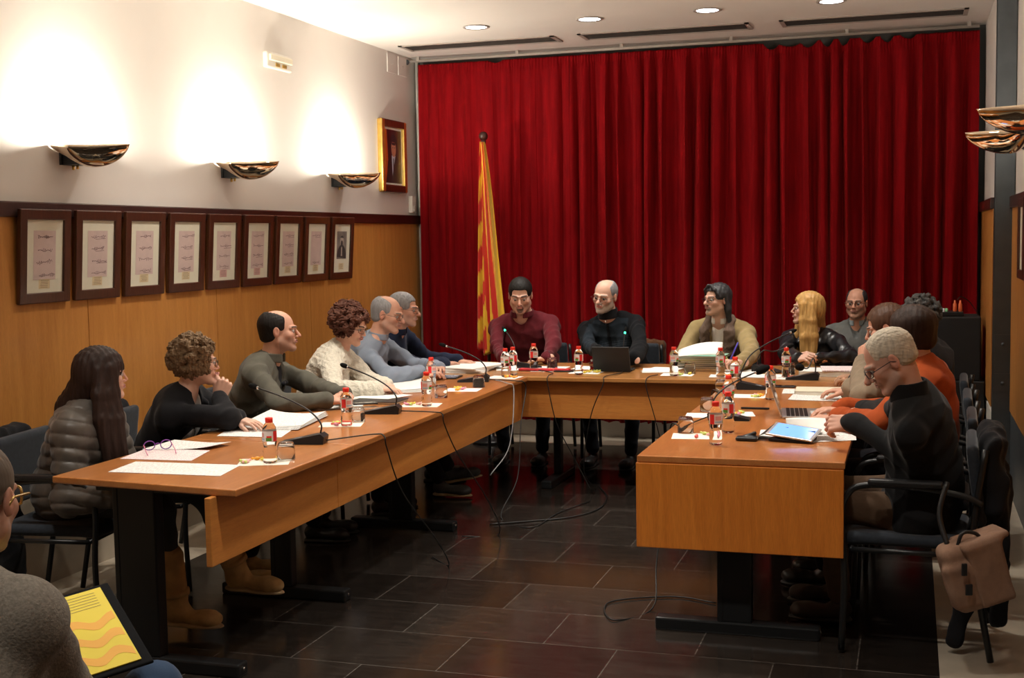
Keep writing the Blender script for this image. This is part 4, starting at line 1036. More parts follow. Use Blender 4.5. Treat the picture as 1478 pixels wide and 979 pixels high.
def rect(cx, cy, w, h, a):
    a = math.radians(a); ca, sa = math.cos(a), math.sin(a)
    return [np.array((cx+ca*x-sa*y, cy+sa*x+ca*y)) for x, y in ((-w/2, -h/2), (w/2, -h/2), (w/2, h/2), (-w/2, h/2))]
def prect(px, py, w, h, a, z=TZ): p = atz(px, py, z); return rect(p[0], p[1], w, h, a)
sheet(T4((156, 682), (318, 688), (348, 672), (196, 667)), 'printed sheet nearest the camera on the left desks', mt='print', group='loose printed sheets')
sheet(T4((173, 663), (276, 666), (303, 651), (212, 648)), 'printed sheet with pink ruled lines under the purple spectacles', mt='print_pink', z=TZ+.0012, group='loose printed sheets')
sheet(T4((205, 650), (302, 650), (334, 643), (252, 636)), 'printed sheet with a lifted corner behind the purple spectacles', z=TZ+.003, lift=.012, mt='print', group='loose printed sheets')
sheet(T4((313, 630), (406, 632), (440, 608), (352, 608)), 'lowest printed sheet before the curly haired woman in black', mt='print', group='loose printed sheets')
for k in range(4):
    sheet(T4((342+k, 621-k), (430+k*2, 622-k), (474-k, 602-k*.5), (388+k, 601-k)), ['bottom sheet', 'second sheet', 'third sheet', 'top sheet'][k]+' of the curled paper pile before the curly haired woman in black', z=TZ+.003+k*.002, curl=.006+.003*k, mt='print', group='curled paper pile on the left desk')
sheet(T4((452, 590), (520, 592), (530, 576), (480, 574)), 'white sheet lying under the forearms of the bald man', mt='paper')
# paperwork before the woman in white
for k in range(3):
    sheet(T4((512+k*5, 569-k), (608, 567-k), (618-k*2, 551-k), (560, 552-k)), ['bottom', 'middle', 'top'][k]+' sheet of the rumpled papers before the woman in white knit', z=TZ+.001+k*.004, curl=.006+k*.005, mt='paper', group='rumpled papers before the woman in white')
sheet(T4((505, 578), (560, 580), (596, 574), (548, 571)), 'pale blue grey sheet on the black notebook of the bald man', z=TZ+.014, mt='paper')
nb = T4((500, 588), (570, 588), (592, 574), (525, 574)); c = sum(nb)/4
t = thing('notebook', 'black covered notebook with pale page edges beside the bald man', 'notebook', (c[0], c[1], TZ+.001), rz=math.radians(0))
MB().box((-.13, -.085, .001), (.13, .085, .009)).build('pages', M['paper_warm'], t); MB().box((-.135, -.09, .009), (.135, .09, .0125), bev=.001).build('cover', M['black'], t)
p = atz(527, 582, TZ+.02)
t = thing('mobile_phone', 'black phone lying on the notebook beside the bald man', 'phone', (p[0], p[1], TZ+.0145), rz=.5)
MB().box((-.065, -.03, 0), (.065, .03, .008), bev=.003).build('body', M['black'], t); MB().box((-.055, -.026, .0078), (.055, .026, .0086)).build('screen', M['black_gloss'], t)
# tablet on the left desk by the blue shirt man
c = sum(T4((612, 551), (655, 550), (660, 541), (620, 540)))/4
t = thing('tablet_computer', 'dark framed tablet lying flat by the blue shirt man', 'tablet', (c[0], c[1], TZ+.001), rz=.1)
MB().box((-.12, -.085, 0), (.12, .085, .008), bev=.003).build('body', M['black'], t); MB().box((-.105, -.072, .0075), (.105, .072, .0085)).build('screen', mat('dim_screen', (.3, .33, .42), .1), t)
# stack of paper at the left corner of the head desk
for k in range(5):
    sheet(rect(-2.80+.006*k, 7.86+.01*(k % 2), .30, .42, 6-5*k), ['lowest', 'second', 'third', 'fourth', 'top'][k]+' sheet bundle of the white pile before the navy clad man', z=TZ+.001+k*.0068, th=.0062, curl=.0, mt='paper', name='paper_bundle', group='white paper pile at the left corner')
sheet(rect(-2.55, 8.02, .21, .30, 20), 'white sheet between the maroon sweater man and the paper pile', mt='paper')
sheet(rect(-2.33, 8.06, .30, .21, 0), 'white sheet under the hands of the maroon sweater man', mt='print')
sheet(rect(-1.98, 8.10, .30, .21, -4), 'white sheet right of the maroon sweater man, behind the glass', mt='paper', z=TZ+.001)
tag(MB().box((-.17, -.03, 0), (.17, .03, .012), bev=.004).build('folder_edge', mat('red_plastic', (.55, .02, .03), .4), loc=(-2.28, 7.88, TZ+.004)), 'flat red folder spine before the maroon sweater man', 'folder')['label']
bpy.data.objects['folder_edge'].name = 'red_folder'
def phone(x, y, rz, label, z=TZ+.0008):
    t = thing('mobile_phone', label, 'phone', (x, y, z), rz=rz); MB().box((-.065, -.032, 0), (.065, .032, .008), bev=.003).build('body', M['black'], t); MB().box((-.056, -.028, .0078), (.056, .028, .0086)).build('screen', M['black_gloss'], t)
phone(-2.14, 7.86, .1, 'black phone between maroon sweater man and the tablet case'); phone(-2.36, 7.86, -.1, 'black phone lying beside the red folder') if False else None
p = atz(1131, 559, TZ); phone(p[0], p[1], .0, 'black phone lying behind the laptop on the right desk')
# tablet in grey case standing on the head desk
t = thing('tablet_case', 'dark grey tablet case standing upright before the bald bearded man', 'tablet', (-1.83, 7.90, TZ+.001), rz=0)
R_ = Matrix.Rotation(.35, 4, 'X')
MB().box((-.122, -.006, 0), (.122, .006, .175), bev=.004, M=R_).build('back_cover', mat('charcoal_case', (.014, .015, .016), .7, bump=(500, .3, .001)), t)
MB().box((-.122, .03, 0), (.122, .15, .012), bev=.004).build('base_flap', M['black'], t)
MB().box((-.105, .0062, .012), (.105, .0075, .160), M=R_).build('screen', M['black_gloss'], t)
sheet(rect(-1.55, 8.02, .21, .28, 10), 'white sheet right of the upright tablet case', mt='paper', z=TZ+.001); sheet(rect(-1.53, 8.05, .21, .28, -8), 'white sheet on top of another right of the upright tablet case', mt='paper', z=TZ+.003)
# green folder pile
cols = [(.20, .20, .17), (.13, .14, .13), (.30, .36, .28), (.62, .52, .16), (.16, .18, .17), (.22, .42, .32)]
lab = ['grey cardboard folder at the bottom of the pile', 'dark grey folder second from the bottom of the pile', 'sage green folder in the middle of the pile', 'mustard yellow folder sticking out of the pile', 'dark folder near the top of the pile', 'mint green folder on top of the pile']
z = TZ+.001
for k in range(6):
    p = atz(1010, 532, TZ); mf = mat('folder_card', cols[k], .8)
    t = thing('document_folder', lab[k], 'folder', (p[0]-.02+.01*(k % 3)+(.03 if k == 3 else 0), p[1]+.10, z), rz=math.radians((-6, 4, -2, 10, 5, -4)[k]), group='pile of document folders on the head desk')
    MB().box((-.15, -.11, .001), (.15, .112, .0115)).build('pages', M['paper_warm'], t)
    MB().box((-.158, -.115, 0), (.158, .115, .0012)).box((-.158, -.115, .0115), (.158, .115, .0130)).box((-.158, -.115, .0), (-.1565, .115, .013)).build('cover', mf, t); z += .0135
HOLD_Z = z
# papers before the blazer man
sheet(rect(-1.02, 7.98, .21, .30, 15), 'white sheet under the pen hand of the tan blazer man', mt='paper')
sheet(rect(-.90, 7.78, .30, .20, 0), 'white sheet at the inner corner of the head desk', mt='paper', z=TZ+.002)
# right desk papers
def book(px, py, w, h, th, a, label, cov, z=TZ+.001, name='book', group=None):
    p = atz(px, py, TZ); t = thing(name, label, 'book', (p[0], p[1], z), rz=math.radians(a), group=group)
    MB().box((-w/2+.004, -h/2+.003, .0015), (w/2-.003, h/2-.003, th-.0015)).build('pages', M['paper_warm'], t)
    MB().box((-w/2, -h/2, 0), (w/2, h/2, .0015)).box((-w/2, -h/2, th-.0015), (w/2, h/2, th)).box((-w/2, -h/2, 0), (-w/2+.0015, h/2, th)).build('cover', cov, t); return t
wc = mat('white_card', (.76, .76, .74), .6)
book(1189, 568, .30, .21, .022, 2, 'thick cream topped book on the right desk', mat('cream_card', (.74, .70, .55), .6))
sheet(rect(-.52, 7.05, .30, .22, 3), 'white sheet between the cream book and white book stack', mt='print', z=TZ+.001)
book(1196, 541, .34, .24, .03, 0, 'wide white book at the bottom of the stack near the blond woman', wc)
p = atz(1196, 541, TZ); sheet(rect(p[0]+.06, p[1]+.02, .21, .28, 6), 'pink edged document on the white book stack', mt='print_pink', z=TZ+.0325, th=.006)
sheet(T4((1137, 578), (1222, 580), (1222, 572), (1145, 571)), 'folded white sheet beside the cream book on the right desk', mt='print', curl=.006)
sheet(T4((1155, 640), (1236, 636), (1232, 600), (1165, 603)), 'printed sheet under the hands of the white haired man', mt='print', z=TZ+.001)
sheet(T4((1095, 633), (1140, 632), (1150, 620), (1098, 621)), 'plain slip of paper behind the propped tablet', mt='paper', z=TZ+.0008)
# lifted page held by the white haired man
def vsheet(P0, P1, P2, P3, label, mt, bow=.02, n=10, name='paper_sheet'):
    P = [np.array(p, float) for p in (P0, P1, P2, P3)]; c = sum(P)/4; nr = nrm(np.cross(P[1]-P[0], P[3]-P[0])); V = []
    for j in range(n+1):
        for i in range(n+1):
            u, v = i/n, j/n; q = (P[0]*(1-u)+P[1]*u)*(1-v)+(P[3]*(1-u)+P[2]*u)*v; V.append(q-c+nr*bow*math.sin(PI*u)*(.3+.7*v))
    F = [(j*(n+1)+i, j*(n+1)+i+1, (j+1)*(n+1)+i+1, (j+1)*(n+1)+i) for j in range(n) for i in range(n)]
    o = MB().add(V, F, 0, True).build(name, M[mt]); o.location = tuple(c); o.modifiers.new('thickness', 'SOLIDIFY').thickness = .0007
    return tag(o, label, 'paper')
a, b = atz(1136, 627, TZ+.006), atz(1212, 629, TZ+.03)
vsheet(a, b, atz(1196, 604, TZ+.075), atz(1134, 604, TZ+.07), 'page being turned by the white haired man, lit blue', 'paper', .015)
p = atz(1010, 515, HOLD_Z+.01)
vsheet((p[0]-.15, p[1]-.05, HOLD_Z+.012), (p[0]+.15, p[1]-.05, HOLD_Z+.03), (p[0]+.13, p[1]+.12, HOLD_Z+.095), (p[0]-.15, p[1]+.10, HOLD_Z+.045), 'mint white document lifted open on the folder pile', 'paper', .02)
# laptop
p = atz(1152, 603, TZ)
t = thing('laptop', 'open silver laptop with black keys, its screen seen edge on', 'laptop', (p[0]+.02, p[1]+.10, TZ+.001), rz=math.radians(96))
MB().box((-.15, -.105, 0), (.15, .105, .012), bev=.004).build('base', M['silver'], t)
k_ = MB()
for r in range(5):
    for c_ in range(12): k_.box((-.138+c_*.0232, -.015+r*.0205, .0118), (-.138+c_*.0232+.019, -.015+r*.0205+.0165, .0138))
k_.build('keyboard', M['black'], t)
MB().box((-.05, -.098, .0118), (.05, -.03, .0124)).build('touchpad', mat('pad', (.5, .5, .5), .4), t)
R_ = TR(0, .105, .01) @ Matrix.Rotation(-.32, 4, 'X')
l_ = MB().box((-.15, 0, 0), (.15, .008, .205), bev=.003, M=R_).build('lid', M['silver'], t)
MB().box((-.140, -.0006, .012), (.140, 0, .196), M=R_).build('screen', M['black_gloss'], l_)
# propped tablet on the right desk
a0, a1, a2, a3 = T4((1117, 636), (1170, 650), (1177, 637), (1120, 623)); c = (a0+a1+a2+a3)/4
t = thing('tablet_computer', 'silver tablet with lit blue screen propped on a black case', 'tablet', (c[0], c[1], TZ+.001), rz=math.radians(-14))
R_ = TR(0, 0, .032) @ Matrix.Rotation(.22, 4, 'X') @ Matrix.Rotation(.10, 4, 'Y')
MB().box((-.10, -.07, 0), (.10, .07, .008), bev=.003, M=R_).build('body', M['silver'], t)
MB().box((-.086, -.060, .0078), (.086, .060, .0086), M=R_).build('screen', M['screen'], t)
MB().box((-.09, -.06, 0), (.085, .05, .012), bev=.004).add([(-.10, -.06, .03), (-.10, .06, .06), (-.17, .06, .004), (-.17, -.06, .004)], [(0, 1, 2, 3), (3, 2, 1, 0)]).box((-.085, .02, .010), (-.03, .05, .05)).box((.04, .02, .010), (.085, .05, .04)).build('stand_case', M['black'], t)
p = atz(1078, 636, TZ)
t = thing('card_wallet', 'small folded black leather case lying left of the propped tablet', 'case', (p[0], p[1], TZ+.001), rz=.0)
s = S(); s.box((0, 0, .008), (.045, .03, .008), None, .006, .01); s.box((.01, .012, .02), (.03, .012, .008), np.array(Matrix.Rotation(.4, 3, 'Y')), .006, .012); sdfobj('cover', s, .004, M['black'], t)
p = atz(1090, 591, TZ); tag(MB().box((-.07, -.008, 0), (.07, .008, .009), bev=.003).build('pen_case', M['black'], loc=(p[0], p[1], TZ+.001)), 'thin black pen case lying left of the laptop', 'pen')
# purple spectacles lying on the papers
p = atz(228, 652, TZ)
t = thing('folded_spectacles', 'purple rimmed spectacles with pink arms lying on papers', 'spectacles', (p[0], p[1], TZ+.006), rz=math.radians(40))
f = MB()
for x in (-1, 1):
    pts = [(x*.034+.023*math.cos(2*PI*i/20), .004*math.cos(2*PI*i/20), .022+.019*math.sin(2*PI*i/20)) for i in range(21)]; f.tube(pts, .0022, 6, caps=False)
f.tube([(-.012, 0, .026), (0, -.002, .03), (.012, 0, .026)], .002, 6); f.build('rim', mat('purple_plastic', (.20, .05, .32), .3), t)
for x in (-1, 1): MB().tube([(x*.057, 0, .026), (x*.058, -.10, .012), (x*.056, -.135, .003)], .0019, 6).build('temple', mat('pink_plastic', (.75, .22, .38), .35), t)
# napkins with wrapped sweets
cand = [(.85, .35, .03), (.80, .62, .08), (.78, .12, .10), (.85, .45, .42), (.55, .62, .15), (.70, .25, .35)]
CM = [mat('sweet_wrapper', c, .3) for c in cand]
def sweet_mesh():
    me = []
    for k in range(6):
        s = S(); s.ell((0, 0, .007), (.012, .009, .0075), None, .003); s.cap((-.011, 0, .007), (-.019, .002, .008), .003, .006, .003); s.cap((.011, 0, .007), (.019, -.001, .009), .003, .006, .003)
        if k == 0: V, Q = polygonize(s, .0022)
        o = npmesh('wrapped_sweet', V, Q, CM[k]); me.append(o.data); bpy.data.objects.remove(o)
    return me
SM = sweet_mesh()
nap = [((382, 667), 'nearest napkin on the left desks', 1, 20), ((493, 613), 'napkin before the bald man', 1, 15), ((608, 585), 'napkin by the third left bottle', 1, 8), ((668, 563), 'napkin by the corner microphone', 1, 5), ((728, 545), 'napkin under the two corner bottles', 1, -5), ((790, 535), 'napkin before the maroon sweater man', 0, 5),
       ((846, 538), 'napkin before the grey tablet case', 0, -3), ((978, 541), 'napkin before the folder pile', 0, 2), ((1048, 543), 'napkin before the tan blazer man', 0, 4), ((1004, 630), 'nearest napkin on the right desk', 1, 5), ((1020, 600), 'second napkin on the right desk', 1, 3),
       ((1078, 572), 'napkin by the microphone on the right desk', 1, 0), ((1140, 546), 'napkin before the blond woman', 0, 0), ((1058, 598), 'napkin behind the nearest right bottle', 1, 10)]
rs = random.Random(4)
for i, ((px, py), nm, side, a) in enumerate(nap):
    p = atz(px, py, TZ); sheet(rect(p[0], p[1], .20, .16, a+(0 if side == 0 else 2)), 'white paper '+nm, mt='paper_warm' if i in (0, 1, 2, 9) else 'paper', name='paper_napkin', cat='napkin', z=TZ+.0002, th=.0004, group='paper napkins on the desks')
    for k in range(4):
        dx = rs.uniform(-.075, .0) if px < 700 else rs.uniform(.0, .075); dy = rs.uniform(-.05, .05); j = rs.randrange(6)
        o = bpy.data.objects.new('wrapped_sweet', SM[j]); COL.objects.link(o); o.location = (p[0]+dx, p[1]+dy, TZ+.0009); o.rotation_euler = (0, 0, rs.uniform(0, 3))
        tag(o, 'small wrapped sweet lying on the '+nm, 'sweet', 'wrapped sweets on the '+nm)
# pink plate-like sweets wrapper by near right microphone
# ------------------------------------------------------------------ microphones
def mic(base_px, head, stem=None, yaw=0, label='', led=False, big=False, bend=.10, bz=TZ, headr=.011, cable=None):
    """wedge base whose thick end carries the gooseneck; head given as a world point"""
    bx, by = base_px[0], base_px[1]
    t = thing('desk_microphone', label, 'microphone', (bx, by, bz+.001), rz=math.radians(yaw), group='gooseneck microphones on black wedge bases')
    # wedge: thick at +x end
    b = MB(); h0, h1 = .014, .044
    b.add([(-.115, -.038, 0), (.075, -.045, 0), (.075, .045, 0), (-.115, .038, 0), (-.115, -.036, h0*.6), (.062, -.040, h1), (.062, .040, h1), (-.115, .036, h0*.6), (.080, -.043, .03), (.080, .043, .03)],
          [(0, 3, 2, 1), (4, 5, 6, 7), (0, 1, 8, 5, 4), (3, 7, 6, 9, 2), (0, 4, 7, 3), (1, 2, 9, 8), (8, 9, 6, 5)])
    b.build('base', M['black'], t)
    MB().box((-.06, -.02, .0135), (-.02, .02, .019), bev=.003, M=Matrix.Rotation(-.17, 4, 'Y') @ TR(0, 0, .012)).build('button', mat('grey_button', (.12, .12, .13), .4), t)
    Mi = (TR(bx, by, bz+.001) @ RZ(math.radians(yaw))).inverted(); hl = Mi @ Vector(head); st = Vector((.055, 0, .04))
    d = hl-st; pts = bez([st, st+Vector((0.002, 0, .045)), st+Vector((d.x*.18, d.y*.18, max(.09, d.z*.55))), st+Vector((d.x*.55, d.y*.55, d.z*.80)), hl], 7)
    MB().tube(pts, .0038, 8).build('gooseneck', M['black'], t)
    dr = (Vector(pts[-1])-Vector(pts[-4])).normalized(); e = Vector(pts[-1])
    ring = MB().tube([e-dr*.004, e+dr*.010], .0062, 10).build('ring', M['green_led'] if led else M['chrome'], t)
    hd = MB(); n = 9; L_ = headr*4.0; P_ = []; R_ = []
    for i in range(n+1):
        u = i/n; P_.append(e+dr*(.008+L_*u)); R_.append(max(.001, headr*(math.sin(PI*min(.999, .18+.82*u))**.5)))
    hd.tube(P_, R_, 12).build('windscreen', M['foam'], t)
    if cable is not None:
        c0 = Vector((.080, 0, .012)); pl = [c0]+[Mi @ Vector(q) for q in cable]
        MB().tube(bez(pl, 8), .0032, 7).build('cable', M['rubber'], t)
    return t
E_ = -2.235
def over(y, pts): return [(E_-.04, y, TZ+.006), (E_+.004, y+.01, TZ-.004), (E_+.012, y+.02, .68)]+pts
p1 = atz(445, 640, TZ); h1 = (-2.85, 4.63, 1.0)
mic((p1[0], p1[1]), atx(372, 560, -2.78), yaw=12, label='nearest gooseneck microphone on the left desks, pointing left', headr=.013, cable=over(5.12, [(-2.22, 5.30, .45), (-2.16, 5.55, .18), (-2.15, 5.7, .012), (-2.3, 5.85, .008)]))
p2 = atz(556, 597, TZ)
mic((p2[0], p2[1]), atx(502, 530, -2.78), yaw=12, label='gooseneck microphone leaning toward the woman in white knit', headr=.013, cable=over(5.85, [(-2.22, 6.05, .50), (-2.14, 6.25, .24), (-2.12, 6.4, .01), (-2.3, 6.3, .008)]))
p3 = atz(688, 551, TZ)
mic((p3[0], p3[1]), atx(645, 500, -2.72), yaw=15, label='gooseneck microphone at the left inner corner, beside the glass', headr=.012, cable=over(7.25, [(-2.22, 7.15, .5), (-2.2, 7.0, .2), (-2.24, 6.8, .008), (-2.0, 6.6, .006), (-1.95, 7.0, .006), (-1.85, 7.35, .006)]))
p4 = atz(757, 531, TZ)
mic((p4[0], p4[1]), aty(729, 477, 8.20), yaw=-160, label='microphone with green light ring before the maroon sweater man', led=True, headr=.011, cable=[(-2.2, 7.75, TZ+.006), (-2.16, 7.55, TZ+.006), (-2.15, 7.50, .70), (-2.10, 7.52, .45), (-2.0, 7.60, .2), (-1.9, 7.6, .01)])
p5 = atz(893, 533, TZ)
mic((p5[0], p5[1]), aty(902, 481, 8.16), yaw=70, label='microphone with green light ring before the bald bearded man', led=True, headr=.010, cable=[(-1.75, 7.80, TZ+.006), (-1.80, 7.56, TZ+.006), (-1.80, 7.51, .70), (-1.88, 7.51, .5), (-1.95, 7.60, .15), (-1.9, 7.7, .01)])
p7 = atz(1084, 562, TZ)
mic((p7[0], p7[1]), aty(1141, 480, 7.35), yaw=180, label='tall necked microphone arching right toward the blond woman', headr=.010, cable=[(-1.0, 6.9, TZ+.006), (-1.04, 6.9, TZ+.0), (-1.05, 6.9, .5), (-1.06, 6.95, .2), (-1.1, 7.0, .01)])
p8 = atz(1047, 606, TZ)
mic((p8[0], p8[1]), aty(1090, 538, 6.05), yaw=180, label='nearest microphone on the right desk, its foam head low over the bottles', headr=.020, cable=[(-.98, 5.62, TZ+.006), (-1.04, 5.65, TZ-.002), (-1.06, 5.66, .5), (-1.08, 5.5, .15), (-1.05, 5.25, .008), (-1.18, 5.05, .006), (-1.25, 5.3, .006), (-1.0, 5.45, .006), (-.8, 5.4, .006)])
p6 = atz(1105, 537, TZ)
mic((p6[0], p6[1]), aty(1135, 502, 8.18), yaw=150, label='microphone on the head desk before the blond woman', headr=.012)
p9 = atz(1163, 548, TZ)
mic((p9[0], p9[1]), aty(1158, 531, 7.42), yaw=0, label='low microphone beside the white books, big foam head', headr=.022)
# a grey and a black loose cable over the desk edges
tag(MB().tube(bez([(-2.5, 7.35, TZ+.006), (-2.29, 7.12, TZ+.006), (-2.245, 7.1, .70), (-2.23, 6.95, .40), (-2.3, 6.8, .25)], 8), .003, 7).build('grey_cable', M['grey_cable']), 'thin grey cable hanging over the left desk near its far corner', 'cable')
tag(MB().tube(bez([(-1.5, 7.72, TZ+.006), (-1.53, 7.55, TZ+.005), (-1.53, 7.51, .69), (-1.48, 7.52, .5), (-1.42, 7.7, .1), (-1.40, 7.8, .01)], 8), .003, 7).build('black_cable', M['rubber']), 'black cable running down the head desk panel right of the tablet', 'cable')
tag(MB().tube(bez([(-2.25, 6.62, .006), (-2.05, 6.75, .006), (-1.85, 6.9, .006), (-1.75, 7.15, .006), (-1.78, 7.5, .006), (-1.9, 7.8, .006)], 8), .004, 7).build('floor_cable', M['rubber']), 'black cable lying across the dark floor from left desk foot to head desk', 'cable')
# ------------------------------------------------------------------ flag
t = thing('flag', 'yellow and red striped flag hanging from a pole with a dark ball', 'flag', (-3.16, 9.38, 0))
MB().tube([(0, 0, .02), (-.02, 0, 2.38)], .014, 10).build('pole', M['dark_wood'], t)
MB().sphere((-.02, 0, 2.405), .036, 16, 12).lathe([(.018, 2.35), (.022, 2.365), (.014, 2.38)], 12, c=(-.02, 0, 0)).build('finial_ball', M['dark_wood'], t)
MB().lathe([(.14, 0), (.15, .01), (.13, .03), (.03, .05), (.02, .1)], 24, cap1=False).build('pole_base', M['black_metal'], t)
nu, nv = 90, 70; V = []; F = []; Cc = []
Y_, R__ = (.82, .50, .035), (.62, .030, .02)
for j in range(nv+1):
    v = j/nv; z = 2.36-1.66*v
    for i in range(nu+1):
        u = i/nu; wl = .02+.05*v**.8; wr = .018+.155*v**.85
        x = -.02-wl+(wl+wr)*u; hem = .10*(u-.5)*0+.12*abs(u-.35)*(1 if u > .35 else 1.4)
        yy = -.03-.035*math.sin(u*PI)*(.4+v)+.022*math.cos(u*4*2*PI+.5)*min(1, v*3+.15)+.008*math.cos(u*19+v*3)
        V.append((x+.008*math.sin(u*22+v*4)*v, yy, z+hem*v))
        k = u*5.2+.2 if u > .42 else u*5.2+.2+(.42-u)*2.0+v*9.0*(1-u/.42)**.25
        if u > .40: k = (u-.40)/.60*5.0-v*1.5+8
        else: k = v*9.0+u*3.0
        c = Y_ if int(math.floor(k+1)) % 2 == 1 else R__
        if u > .86: c = Y_
        Cc.append(c)
F = [(j*(nu+1)+i, (j+1)*(nu+1)+i, (j+1)*(nu+1)+i+1, j*(nu+1)+i+1) for j in range(nv) for i in range(nu)]
o = MB().add(V, F, 0, True).build('cloth', mat('flag_satin', (.5, .5, .5), .55, vcol=True, sheen=.3), t)
at_ = o.data.color_attributes.new('col', 'FLOAT_COLOR', 'POINT'); at_.data.foreach_set('color', np.array([(*c, 1) for c in Cc], np.float32).ravel())
o.modifiers.new('thickness', 'SOLIDIFY').thickness = .002
# ------------------------------------------------------------------ equipment rack in the back right corner
t = thing('equipment_rack', 'black equipment rack in the back right corner by the curtain', 'cabinet', (.26, 9.17, 0))
MB().box((-.20, -.22, 0), (.215, .22, .60), bev=.008).build('lower_case', M['black'], t); MB().box((-.17, -.20, .601), (.19, .20, 1.03), bev=.008).build('upper_case', mat('matte_black_board', (.009, .009, .010), .8), t)
t = thing('mixing_desk', 'small black audio mixer with white and green knobs on the rack', 'mixer', (.17, 9.12, 1.032))
MB().box((-.10, -.10, 0), (.17, .10, .03), bev=.004).build('case', M['black'], t)
rs = random.Random(9); kc = [mat('knob_white', (.7, .7, .75), .4), mat('knob_green', (.25, .6, .3), .4), mat('knob_blue', (.3, .3, .75), .4)]
for k in range(8): MB().lathe([(.010, .0), (.009, .022), (.001, .023)], 10, c=(-.085+.021*k, -.07+.02*(k % 2), .03), cap0=False, cap1=False).build('knob', kc[k % 3], t)
for k in range(2): tag(MB().lathe([(.011, 0), (.013, .01), (.012, .05), (.007, .06), (.006, .075), (.001, .076)], 12, cap0=False, cap1=False).build('orange_plug', mat('orange_plastic', (.75, .16, .06), .4), loc=(.285+.035*k, 9.06, 1.063)), 'small orange topped plug standing on the mixer', 'plug', 'orange plugs on the rack')
tag(MB().tube(bez([(.30, 9.06, 1.142), (.33, 9.1, 1.16), (.40, 9.15, 1.10), (.455, 9.15, .95), (.46, 9.15, .5)], 8), .003, 6).build('black_cable', M['rubber']), 'thin black cable arching from the orange plugs down beside the rack', 'cable')
# ------------------------------------------------------------------ the people
def curly(p, R0=(.112, .118, .112), c0=(0, -.03, .03), n=260, r=(.017, .028), low=-.12, seed=1, fringe=.0, back=.0):
    q = p.hs; sd = S(); sd.ell(p.hw(*c0), np.array(R0)*q*.9, p.R, .02); rd = random.Random(seed)
    if back: sd.ell(p.hw(0, -.06, low*.6), np.array((R0[0]*.95, .075, .085))*q, p.R, .03)
    for _ in range(n):
        v = nrm([rd.gauss(0, 1), rd.gauss(0, 1), rd.gauss(0, 1)]); x, y, z = [c0[i]+R0[i]*v[i]*rd.uniform(.88, 1.02) for i in range(3)]
        if z < low or (y > .045 and z < .055+fringe and abs(x) < .085): continue
        sd.ell(p.hw(x, y, z), rd.uniform(*r)*q, None, .006)
    sd.ell(p.hw(0, .088, -.035), np.array((.066, .070, .088-fringe*.5))*q, p.R, .01, 's')
    sd.box(p.hw(0, .03, low-.1), np.array((.2, .2, .1))*q, p.R, .01, .01, 's')
    return sd
def balding(p, th=.006, top=.045, low=-.065):
    sd = p.hair_cap(th, low=low); q = p.hs
    sd.ell(p.hw(0, .045, .135), np.array((.058, .125, .105))*q, p.R, .012, 's')
    sd.box(p.hw(0, .12, .05), np.array((.12, .085, .12))*q, p.R, .01, .01, 's')
    return sd
def longhair(p, L=.40, spread=.10, fwd=.02, th=.018, fringe=False, seed=1, side=(-1, 1), front=True):
    q = p.hs; sd = S(); sd.ell(p.hw(0, -.022, .036), np.array((.077+th*.75, .098+th, .083+th))*q, p.R, .02)
    if not fringe: sd.ell(p.hw(0, .092, -.03), np.array((.066, .062, .1))*q, p.R, .008, 's')
    else: sd.ell(p.hw(0, .105, -.055), np.array((.066, .062, .082))*q, p.R, .008, 's')
    dn = np.array([0, 0, -1.0])
    b0 = p.hw(0, -.05, -.02); b1 = p.N-p.f*.085+dn*.02; b2 = b1+dn*(L-.22)-p.f*.035
    sd.cap(b0, b1, .085*q, .075, .03); sd.cap(b1, b2, .07, .045, .03)
    for x in side:
        for k, (dx, dy) in enumerate(((.0, .0), (.016, -.035), (-.008, .028))):
            if k == 2 and not front: continue
            a0 = p.hw(x*(.068+dx*.4), .005+dy, .03); a1 = p.hw(x*(.082+dx), .0+dy, -.08); a2 = a1+dn*.10+p.r*x*.012+p.f*(fwd*.5+dy*.2); a3 = a2+dn*(L-.24)+p.f*(fwd+.01)
            sd.cap(a0, a1, .026*q, .032*q, .015); sd.cap(a1, a2, .032*q, .034*q, .015); sd.cap(a2, a3, .034*q, .015*q, .015)
    return sd
def frizz(seed):
    a = wob(seed, 250, .0042, n=6, ridge=True); b = wob(seed+3, 120, .003, n=4)
    return lambda P: a(P)+b(P)
def vstrand(amp=.0022, n=55):
    def f(P): return amp*(np.sin(P[:, 0]*n*5+3*np.sin(P[:, 2]*9)+2*np.sin(P[:, 1]*30))+np.sin(P[:, 1]*n*5+3*np.sin(P[:, 2]*7+1)+2*np.sin(P[:, 0]*33)))*.7
    return f
def quilt(seed=1, amp=.008, step=.055):
    w = wob(seed, 40, .0022, n=5, ridge=True)
    def f(P): return -amp*np.abs(np.sin(PI*(P[:, 2]+.02*np.sin(P[:, 0]*9+P[:, 1]*11))/step))**.6+amp*.5+w(P)
    return f
def hairm(name, c, rough=.6, iso=False): return mat(name, c, rough, spec=.3, noise=(90, .22, (1, 1, 1) if iso else (1, 1, .10)), bump=(120, .7, .003, (1, 1, 1) if iso else (1, 1, .10)))
H_dark = hairm('dark_brown_hair', (.026, .012, .008)); H_black = hairm('black_hair', (.010, .008, .007)); H_curl = hairm('ash_brown_curls', (.17, .105, .055), .7, True)
H_aub = hairm('auburn_curls', (.085, .030, .018), .7, True); H_grey = hairm('grey_hair', (.25, .25, .26), .6); H_white = hairm('white_hair', (.56, .50, .40), .7); H_blond = hairm('blond_hair', (.50, .29, .095), .4)
H_br = hairm('brown_hair', (.075, .035, .020), .5); H_greyd = hairm('dark_grey_curls', (.09, .09, .09), .7, True); H_salt = hairm('grey_black_hair', (.035, .035, .038), .4)
